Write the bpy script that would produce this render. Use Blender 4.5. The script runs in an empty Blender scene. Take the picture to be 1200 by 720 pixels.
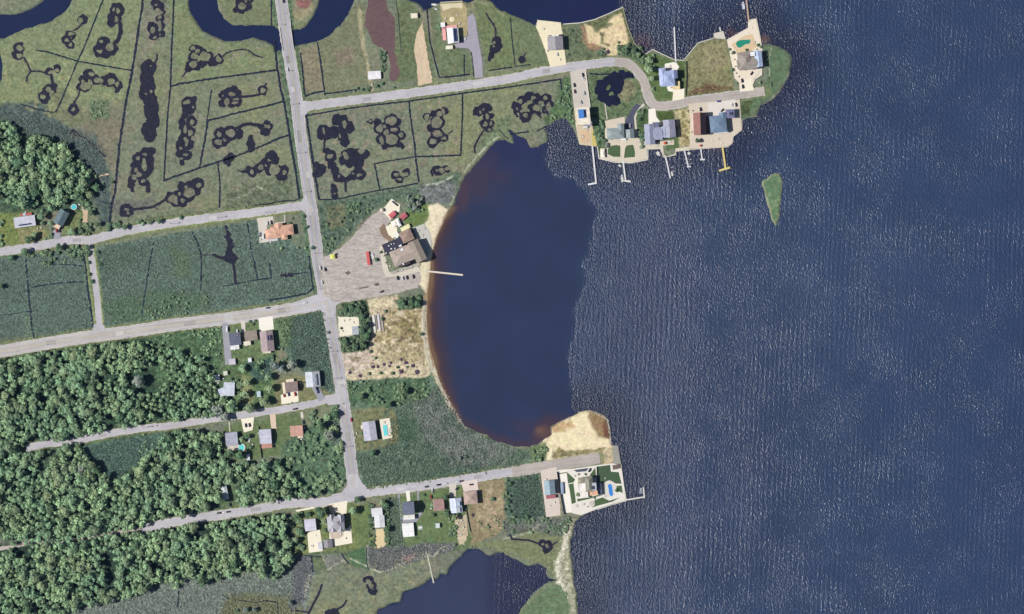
import bpy, bmesh, math, random
import numpy as np
from mathutils import Vector, Matrix
R = math.radians
sc = bpy.context.scene
COL = sc.collection
random.seed(7); RNG = np.random.default_rng(7)

# ---------------- camera, sky, sun, exposure ----------------
CAM_H = 3000.0
cam = bpy.data.cameras.new('camera'); camo = bpy.data.objects.new('camera', cam); COL.objects.link(camo)
camo.location = (0, 0, CAM_H); camo.rotation_euler = (0, 0, 0)
cam.sensor_width = 36; cam.lens = 36 * (CAM_H - 0.8) / 1200.0
cam.clip_start = 10; cam.clip_end = 30000
sc.camera = camo
SUN_EL, SUN_DIR = 44, 6          # shadows run to the right and 6 degrees up
w = bpy.data.worlds.new('World'); sc.world = w; w.use_nodes = True
nt = w.node_tree; bg = nt.nodes['Background']
sky = nt.nodes.new('ShaderNodeTexSky'); sky.sky_type = 'NISHITA'; sky.sun_disc = False
sky.sun_elevation = R(SUN_EL)
sv = Vector((-math.cos(R(SUN_DIR)), -math.sin(R(SUN_DIR)), 0))
sky.sun_rotation = math.atan2(sv.x, sv.y)
nt.links.new(sky.outputs[0], bg.inputs[0]); bg.inputs[1].default_value = 0.05
sl = bpy.data.lights.new('sun', 'SUN'); sl.energy = 4.8; sl.angle = R(0.5); sl.color = (1, .975, .94)
so = bpy.data.objects.new('sun', sl); COL.objects.link(so)
D = Vector((math.cos(R(SUN_DIR)) * math.cos(R(SUN_EL)), math.sin(R(SUN_DIR)) * math.cos(R(SUN_EL)), -math.sin(R(SUN_EL))))
so.rotation_euler = D.to_track_quat('-Z', 'Y').to_euler(); so.location = (-300, 0, 400)
sc.view_settings.view_transform = 'Standard'; sc.view_settings.look = 'None'
sc.view_settings.gamma = 1; sc.view_settings.exposure = 0.62
GAIN = 1.75

# ---------------- helpers ----------------
def lin(c):
    c = c / 255.0
    return c / 12.92 if c <= 0.04045 else ((c + 0.055) / 1.055) ** 2.4
def C(r, g, b, k=1.0):               # albedo of a surface seen sunlit as this sRGB colour
    return tuple(min(.86, lin(v) / GAIN * k) for v in (r, g, b))
def W(x, y, z=0.0): return (x - 600.0, 360.0 - y, z)
G = 0.8                                # height of the land above the water

MATS = {}
def nmat(name):
    m = bpy.data.materials.new(name); m.use_nodes = True; return m, m.node_tree, m.node_tree.nodes['Principled BSDF']
def noise(nt, scale, detail=2, vec=None, rough=.6):
    n = nt.nodes.new('ShaderNodeTexNoise'); n.inputs['Scale'].default_value = scale
    n.inputs['Detail'].default_value = detail; n.inputs['Roughness'].default_value = rough
    if vec is not None: nt.links.new(vec, n.inputs['Vector'])
    return n.outputs['Fac']
def pos(nt, sx=1, sy=1, sz=1, rot=0):
    g = nt.nodes.new('ShaderNodeNewGeometry')
    mp = nt.nodes.new('ShaderNodeMapping'); mp.inputs['Scale'].default_value = (sx, sy, sz)
    mp.inputs['Rotation'].default_value = (0, 0, rot)
    nt.links.new(g.outputs['Position'], mp.inputs['Vector']); return mp.outputs[0]
def mth(nt, op, a, b=None, c=None):
    n = nt.nodes.new('ShaderNodeMath'); n.operation = op
    for i, v in enumerate((a, b, c)):
        if v is None: continue
        if isinstance(v, (int, float)): n.inputs[i].default_value = v
        else: nt.links.new(v, n.inputs[i])
    return n.outputs[0]
def ramp(nt, v, lo, hi, a, b):
    n = nt.nodes.new('ShaderNodeMapRange'); nt.links.new(v, n.inputs[0])
    for i, q in enumerate((lo, hi, a, b)): 
        if isinstance(q, (int, float)): n.inputs[i + 1].default_value = q
        else: nt.links.new(q, n.inputs[i + 1])
    return n.outputs[0]
def scalecol(nt, col, f):
    n = nt.nodes.new('ShaderNodeVectorMath'); n.operation = 'SCALE'
    if isinstance(col, tuple): n.inputs[0].default_value = col
    else: nt.links.new(col, n.inputs[0])
    nt.links.new(f, n.inputs['Scale']); return n.outputs[0]
def mixc(nt, f, a, b):
    n = nt.nodes.new('ShaderNodeMix'); n.data_type = 'RGBA'
    for i, v in ((0, f), (6, a), (7, b)):
        if isinstance(v, (int, float)): n.inputs[i].default_value = v
        elif isinstance(v, tuple): n.inputs[i].default_value = (*v, 1)
        else: nt.links.new(v, n.inputs[i])
    return n.outputs[2]
def bump(nt, h, strength, dist, b):
    n = nt.nodes.new('ShaderNodeBump'); n.inputs['Distance'].default_value = dist
    if isinstance(strength, (int, float)): n.inputs['Strength'].default_value = strength
    else: nt.links.new(strength, n.inputs['Strength'])
    nt.links.new(h, n.inputs['Height']); nt.links.new(n.outputs[0], b.inputs['Normal'])

def flat(col, rough=.8, var=.12, sc1=.6, metal=0, key=None):   # a plain surface with real colour wear
    k = ('flat', col, rough, var, sc1, metal)
    if k in MATS: return MATS[k]
    m, nt, b = nmat(key or 'surface')
    f = mth(nt, 'ADD', ramp(nt, noise(nt, sc1, 3, pos(nt)), .3, .7, 1 - var, 1 + var), ramp(nt, noise(nt, sc1 * .12, 2, pos(nt)), .3, .7, -var * .5, var * .5))
    nt.links.new(scalecol(nt, col, f), b.inputs['Base Color'])
    b.inputs['Roughness'].default_value = rough; b.inputs['Metallic'].default_value = metal
    MATS[k] = m; return m
def roofmat(col, var=.15):
    k = ('roof', col)
    if k in MATS: return MATS[k]
    m, nt, b = nmat('roof_shingle')
    f = mth(nt, 'ADD', ramp(nt, noise(nt, 1.2, 4, pos(nt)), .3, .7, 1 - var, 1 + var), ramp(nt, noise(nt, .25, 2, pos(nt)), .3, .7, -var, var))
    nt.links.new(scalecol(nt, col, f), b.inputs['Base Color']); b.inputs['Roughness'].default_value = .85
    bump(nt, noise(nt, 3, 3, pos(nt)), .5, .1, b)
    MATS[k] = m; return m
def gloss(col, rough=.3, key='paint'):
    k = ('gloss', col, rough)
    if k in MATS: return MATS[k]
    m, nt, b = nmat(key); b.inputs['Base Color'].default_value = (*col, 1); b.inputs['Roughness'].default_value = rough
    f = ramp(nt, noise(nt, 2.0, 2, pos(nt)), .3, .7, .92, 1.06)
    nt.links.new(scalecol(nt, col, f), b.inputs['Base Color'])
    MATS[k] = m; return m

def setp(o, label=None, cat=None, group=None, kind=None):
    if label: o['label'] = label
    if cat: o['category'] = cat
    if group: o['group'] = group
    if kind: o['kind'] = kind
    return o
def mesh(name, vs, fs, mat=None):
    me = bpy.data.meshes.new(name); me.from_pydata([tuple(v) for v in vs], [], fs); me.update()
    if mat: me.materials.append(mat)
    return me
def link(name, me, parent=None, loc=(0, 0, 0), rz=0):
    o = bpy.data.objects.new(name, me); COL.objects.link(o); o.location = loc; o.rotation_euler = (0, 0, rz)
    if parent: o.parent = parent
    return o
def empty(name, loc, label=None, cat=None, group=None, rz=0):
    o = bpy.data.objects.new(name, None); COL.objects.link(o); o.location = loc; o.rotation_euler = (0, 0, rz)
    o.empty_display_size = 1
    return setp(o, label, cat, group)
class MB:
    def __init__(s): s.v = []; s.f = []
    def box(s, cx, cy, z0, z1, wx, wy, rot=0, taper=1):
        c, si = math.cos(R(rot)), math.sin(R(rot)); n = len(s.v)
        for z, k in ((z0, 1), (z1, taper)):
            for a, b in ((-1, -1), (1, -1), (1, 1), (-1, 1)):
                x, y = a * wx / 2 * k, b * wy / 2 * k
                s.v.append((cx + x * c - y * si, cy + x * si + y * c, z))
        s.f += [(n+3, n+2, n+1, n), (n+4, n+5, n+6, n+7)] + [(n+i, n+(i+1) % 4, n+4+(i+1) % 4, n+4+i) for i in range(4)]
        return s
    def prism(s, poly, z0, z1):
        n = len(s.v); m = len(poly)
        a = sum(poly[i][0]*poly[(i+1) % m][1]-poly[(i+1) % m][0]*poly[i][1] for i in range(m))
        if a < 0: poly = poly[::-1]
        s.v += [(x, y, z0) for x, y in poly] + [(x, y, z1) for x, y in poly]
        s.f += [tuple(range(n + m, n + 2 * m))] + [(n+i, n+(i+1) % m, n+m+(i+1) % m, n+m+i) for i in range(m)] + [tuple(range(n + m - 1, n - 1, -1))]
        return s
    def cyl(s, cx, cy, z0, z1, r0, r1=None, n=10):
        r1 = r0 if r1 is None else r1; k = len(s.v)
        for z, r in ((z0, r0), (z1, r1)):
            for i in range(n):
                a = 2 * math.pi * i / n; s.v.append((cx + r * math.cos(a), cy + r * math.sin(a), z))
        s.f += [tuple(range(k + n, k + 2 * n)), tuple(range(k + n - 1, k - 1, -1))] + [(k+i, k+(i+1) % n, k+n+(i+1) % n, k+n+i) for i in range(n)]
        return s
    def tube(s, p, q, r0, r1, n=5):
        p, q = Vector(p), Vector(q); d = (q - p).normalized(); u = d.orthogonal().normalized(); v = d.cross(u); k = len(s.v)
        for c0, r in ((p, r0), (q, r1)):
            for i in range(n):
                a = 2 * math.pi * i / n; s.v.append(tuple(c0 + u * r * math.cos(a) + v * r * math.sin(a)))
        s.f += [(k+i, k+(i+1) % n, k+n+(i+1) % n, k+n+i) for i in range(n)] + [tuple(range(k + n, k + 2 * n))]
        return s
    def build(s, name, mat, parent=None, loc=(0, 0, 0), rz=0):
        return link(name, mesh(name, s.v, s.f, mat), parent, loc, rz)

# value noise, polygon distance
def hash2(ix, iy, seed):
    h = (ix.astype(np.int64) * 374761393 + iy.astype(np.int64) * 668265263 + seed * 1442695041) & 0x7fffffff
    h = ((h ^ (h >> 13)) * 1274126177) & 0x7fffffff
    return ((h ^ (h >> 16)) & 0xffff) / 65535.0
def vnoise(X, Y, s, seed=0, octs=3):
    out = 0; amp = 1; tot = 0
    for o in range(octs):
        x = X / s; y = Y / s; ix = np.floor(x); iy = np.floor(y); fx = x - ix; fy = y - iy
        fx = fx * fx * (3 - 2 * fx); fy = fy * fy * (3 - 2 * fy)
        a = hash2(ix, iy, seed + o); b = hash2(ix + 1, iy, seed + o); c = hash2(ix, iy + 1, seed + o); d = hash2(ix + 1, iy + 1, seed + o)
        out = out + amp * ((a * (1 - fx) + b * fx) * (1 - fy) + (c * (1 - fx) + d * fx) * fy); tot += amp
        amp *= .5; s *= .5
    return out / tot * 2 - 1
def sdf(X, Y, poly):                    # positive inside
    P = np.array(poly, float); n = len(P); d2 = np.full(X.shape, 1e18); ins = np.zeros(X.shape, bool)
    for i in range(n):
        ax, ay = P[i]; bx, by = P[(i + 1) % n]; ex, ey = bx - ax, by - ay
        wx, wy = X - ax, Y - ay; L = ex * ex + ey * ey
        t = np.clip((wx * ex + wy * ey) / max(L, 1e-9), 0, 1)
        d2 = np.minimum(d2, (wx - ex * t) ** 2 + (wy - ey * t) ** 2)
        if ay != by:
            c = (ay > Y) != (by > Y); ins ^= c & (X < ax + (Y - ay) * ex / ey)
    return np.where(ins, 1, -1) * np.sqrt(d2)
def pdist(X, Y, line):
    d2 = np.full(X.shape, 1e18)
    for (ax, ay), (bx, by) in zip(line[:-1], line[1:]):
        ex, ey = bx - ax, by - ay; wx, wy = X - ax, Y - ay
        t = np.clip((wx * ex + wy * ey) / max(ex * ex + ey * ey, 1e-9), 0, 1)
        d2 = np.minimum(d2, (wx - ex * t) ** 2 + (wy - ey * t) ** 2)
    return np.sqrt(d2)
def sm(x): x = np.clip(x, 0, 1); return x * x * (3 - 2 * x)

# ---------------- shorelines (photo pixels, 1 px = 1 m) ----------------
RIVER1 = [(-60,10),(0,18),(20,17),(35,12),(50,3),(54,-5),(60,-60),(110,-60),(86,-2),(80,8),(72,16),(60,24),(40,31),(15,40),(0,46),(-60,50)]
RIVER2 = [(215,-60),(220,0),(222,12),(228,24),(238,36),(252,45),(268,48),(282,47),(297,45),(312,48),(321,54),(323,62),(326,60),(338,60),(344,55),(350,54),(360,51),(372,48),(385,42),(398,30),(408,18),(416,0),(430,-60),(385,-60),(375,0),(368,18),(360,30),(352,35),(342,36),(326,35),(320,31),(310,30),(290,30),(272,29),(263,22),(257,12),(254,0),(250,-60)]
SLIVER = [(-60,55),(0,58),(2,66),(3,78),(2,92),(0,100),(-60,120)]
NORTH = [(478,-60),(478,0),(485,2),(490,4),(494,9),(497,13),(501,10),(506,8),(513,4.5),(516,3.5),(542,2),(548,3),(552,1),(560,-2),(570,-1),(578,4),(585,10),(595,16),(600,18),(608,22),(620,26),(627,30),(630,24),(657,27),(660,28.5),(680,27),(697,23),(715,15.5),(730,8.5),(733,22),(737,35),(743,50),(750,57),(757,63),(762,60),(765,58),(778,64),(790,70),(801,71),(818,50),(836,44.5),(836,39),(848,36),(851,46),(852,47),(877,33),(877,24),(886,22),(891,45),(893,52),(900,51),(910,54),(920,58),(927,63),(928,75),(925,88),(918,103),(905,117),(893,124),(888,132),(887,137),(870,141),(869,152),(859,160),(858,167),(853,172),(822,174),(792,177),(792,181),(778,184),(774,174),(759,175),(759,187),(740,191),(720,190),(702,186),(700,172),(679,170),(675,158),(669,145),(663,140),(657,139),(650,142),(645,146),(638,150),(641,155),(641,165),(632,171),(622,173),(618,168),(616,163),(608,160),(603,158),(598,152),(596,152),(601,160),(602,168),(597,168),(588,163),(581,166),(575,171),(560,189),(548,204),(543,212),(540,222),(535,232),(530,243),(521,258),(513,275),(508,290),(505,310),(503,330),(501,350),(500,370),(501,390),(505,412),(510,430),(518,455),(528,475),(537,490),(545,500),(556,505),(568,510),(583,518),(600,523),(620,524),(630,520),(641,513),(646,509),(645,501),(655,495),(670,488),(680,483),(692,481),(700,484),(710,489),(714,500),(716,522),(723,523),(727,545),(731,570),(734,587),(715,592),(700,597),(690,601),(680,607),(674,613),(670,625),(668,640),(670,655),(672,680),(676,700),(678,720),(682,780),(2600,780),(2600,-60)]
INLET = [(440,780),(441,719),(443,714),(455,709),(469,706),(473,695),(480,691),(492,687),(500,682),(506,677),(512,678),(516,674),(525,672),(528,664),(536,656),(541,651),(548,645),(558,643),(568,648),(575,651),(590,648),(600,654),(612,660),(620,663),(632,661),(640,666),(642,677),(651,680),(642,682),(630,690),(622,698),(614,710),(606,722),(600,780)]
ISLET = [(893,217),(894,211),(899,209),(903,205),(909,203),(914,204),(917,212),(916,225),(915,240),(913,255),(909,264),(905,258),(900,240),(896,225)]
CALM = [(500,140),(600,150),(636,172),(638,195),(645,207),(655,213),(668,212),(680,224),(692,238),(697,247),(694,268),(688,290),(680,310),(678,345),(670,380),(665,420),(668,470),(672,484),(600,560),(480,560)]

def axis(a, b, step, lo, hi):
    core = list(np.arange(a, b + step * .5, step)); out = []; v = a; s = step
    while v > lo: s *= 1.35; v -= s; out.append(v)
    pre = out[::-1]; out = []; v = core[-1]; s = step
    while v < hi: s *= 1.35; v += s; out.append(v)
    return np.array(pre + core + out)
def gridmesh(name, xs, ys, Z, cols, mat):
    nx, ny = len(xs), len(ys); X, Y = np.meshgrid(xs, ys)
    co = np.stack([X - 600, 360 - Y, Z], -1).reshape(-1, 3).astype(np.float32)
    i = np.arange((ny - 1) * (nx - 1)); r = i // (nx - 1); c = i % (nx - 1); a = r * nx + c
    F = np.stack([a, a + nx, a + nx + 1, a + 1], -1).astype(np.int32)
    me = bpy.data.meshes.new(name); me.vertices.add(len(co)); me.vertices.foreach_set('co', co.ravel())
    me.loops.add(F.size); me.loops.foreach_set('vertex_index', F.ravel())
    me.polygons.add(len(F)); me.polygons.foreach_set('loop_start', np.arange(0, F.size, 4, dtype=np.int32))
    me.polygons.foreach_set('loop_total', np.full(len(F), 4, np.int32)); me.update(calc_edges=True)
    at = me.color_attributes.new('tone', 'FLOAT_COLOR', 'POINT'); at.data.foreach_set('color', cols.reshape(-1, 4).astype(np.float32).ravel())
    me.materials.append(mat); return link(name, me)

# ---------------- land ----------------
xs = axis(-12, 935, 1.25, -5000, 960); ys = axis(-12, 732, 1.25, -5000, 5800)
X, Y = np.meshgrid(xs, ys)
jit = (vnoise(X, Y, 6, 3, 3) * 1.5 + vnoise(X, Y, 11, 33, 2) * 1.2) * np.where(sdf(X, Y, [(520,238),(485,300),(490,400),(515,470),(548,510),(560,500),(530,400),(530,300),(540,245)]) > 0, .3, 1)
land = np.minimum.reduce([-sdf(X, Y, q) for q in (RIVER1, RIVER2, SLIVER, NORTH, INLET)])
hard = np.maximum.reduce([sdf(X, Y, [(512,-5),(545,-5),(545,8),(512,8)]), sdf(X, Y, [(628,18),(740,0),(745,60),(628,60)]), sdf(X, Y, [(764,20),(893,12),(893,60),(764,80)]),
    sdf(X, Y, [(672,125),(720,125),(868,120),(880,180),(700,200),(688,180),(672,176)]), sdf(X, Y, [(712,515),(740,515),(740,592),(690,604),(690,590)])])
jit = jit * sm(-hard / 4)
isl = sdf(X, Y, ISLET)
d = np.maximum(land + jit, isl + jit * .6)
LANDD = d
Z = np.clip(d / 1.3, -1.6, 1) * G
BEACH = [(520,235),(498,300),(495,400),(515,460),(548,505),(600,530),(640,515),(640,495),(575,495),(530,440),(515,360),(530,260)]
bm_ = sm(sdf(X, Y, BEACH) / 5 + .5)
Z = Z * (1 - bm_) + bm_ * np.clip(d / 4, -1.2, 1) * G
# colour fields
cr = np.zeros(X.shape + (4,)); 
def col4(c, a=.5):
    if max(c) < 165: c = (c[0] * 1.07 + 2, c[1] * 1.04 + 2, c[2] * 1.03 + 5)
    return np.array([*C(*c), a])
base = col4((114,125,100)); cr[:] = base
n1 = vnoise(X, Y, 60, 11, 4)[..., None]; n2 = vnoise(X, Y, 14, 5, 3)[..., None]
def blend(mask, c, a=.5):
    m = mask[..., None]; cr[:] = cr * (1 - m) + m * col4(c, a)
blend(sm(n1[..., 0] * 1.4 + .1) * .6, (128,134,92))
blend(sm(-n1[..., 0] * 1.6) * .5, (104,112,98))
blend(sm(vnoise(X, Y, 22, 91, 3) * 1.6 - .2) * .45, (136,126,108))
def paint(poly, c, a=.5, fe=2.0, jag=2.0, op=1.0, jsc=8):
    P = np.array(poly); pad = fe + jag + 2
    ix = np.where((xs > P[:, 0].min() - pad) & (xs < P[:, 0].max() + pad))[0]; iy = np.where((ys > P[:, 1].min() - pad) & (ys < P[:, 1].max() + pad))[0]
    if not len(ix) or not len(iy): return
    s = np.s_[iy[0]:iy[-1] + 1, ix[0]:ix[-1] + 1]; x, y = X[s], Y[s]
    m = sm((sdf(x, y, poly) + jag * vnoise(x, y, jsc, len(poly) + int(P[0, 0]), 3)) / fe + .5) * op
    cr[s] = cr[s] * (1 - m[..., None]) + m[..., None] * col4(c, a)
def pline(line, wd, c, a=.5, fe=1.2, jag=.8, op=1.0, jsc=5):
    P = np.array(line); pad = wd + fe + jag + 2
    ix = np.where((xs > P[:, 0].min() - pad) & (xs < P[:, 0].max() + pad))[0]; iy = np.where((ys > P[:, 1].min() - pad) & (ys < P[:, 1].max() + pad))[0]
    if not len(ix) or not len(iy): return
    s = np.s_[iy[0]:iy[-1] + 1, ix[0]:ix[-1] + 1]; x, y = X[s], Y[s]
    m = sm((wd / 2 - pdist(x, y, line) + jag * vnoise(x, y, jsc, int(P[0, 0]), 3)) / fe + .5) * op
    cr[s] = cr[s] * (1 - m[..., None]) + m[..., None] * col4(c, a)
def speck(poly, c, s=5, thr=.2, op=.8, a=.6):
    P = np.array(poly)
    ix = np.where((xs > P[:, 0].min()) & (xs < P[:, 0].max()))[0]; iy = np.where((ys > P[:, 1].min()) & (ys < P[:, 1].max()))[0]
    s_ = np.s_[iy[0]:iy[-1] + 1, ix[0]:ix[-1] + 1]; x, y = X[s_], Y[s_]
    m = sm(sdf(x, y, poly) / 3) * sm((vnoise(x, y, s, int(P[0, 1]) + 17, 3) - thr) / .25) * op
    cr[s_] = cr[s_] * (1 - m[..., None]) + m[..., None] * col4(c, a)

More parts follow.
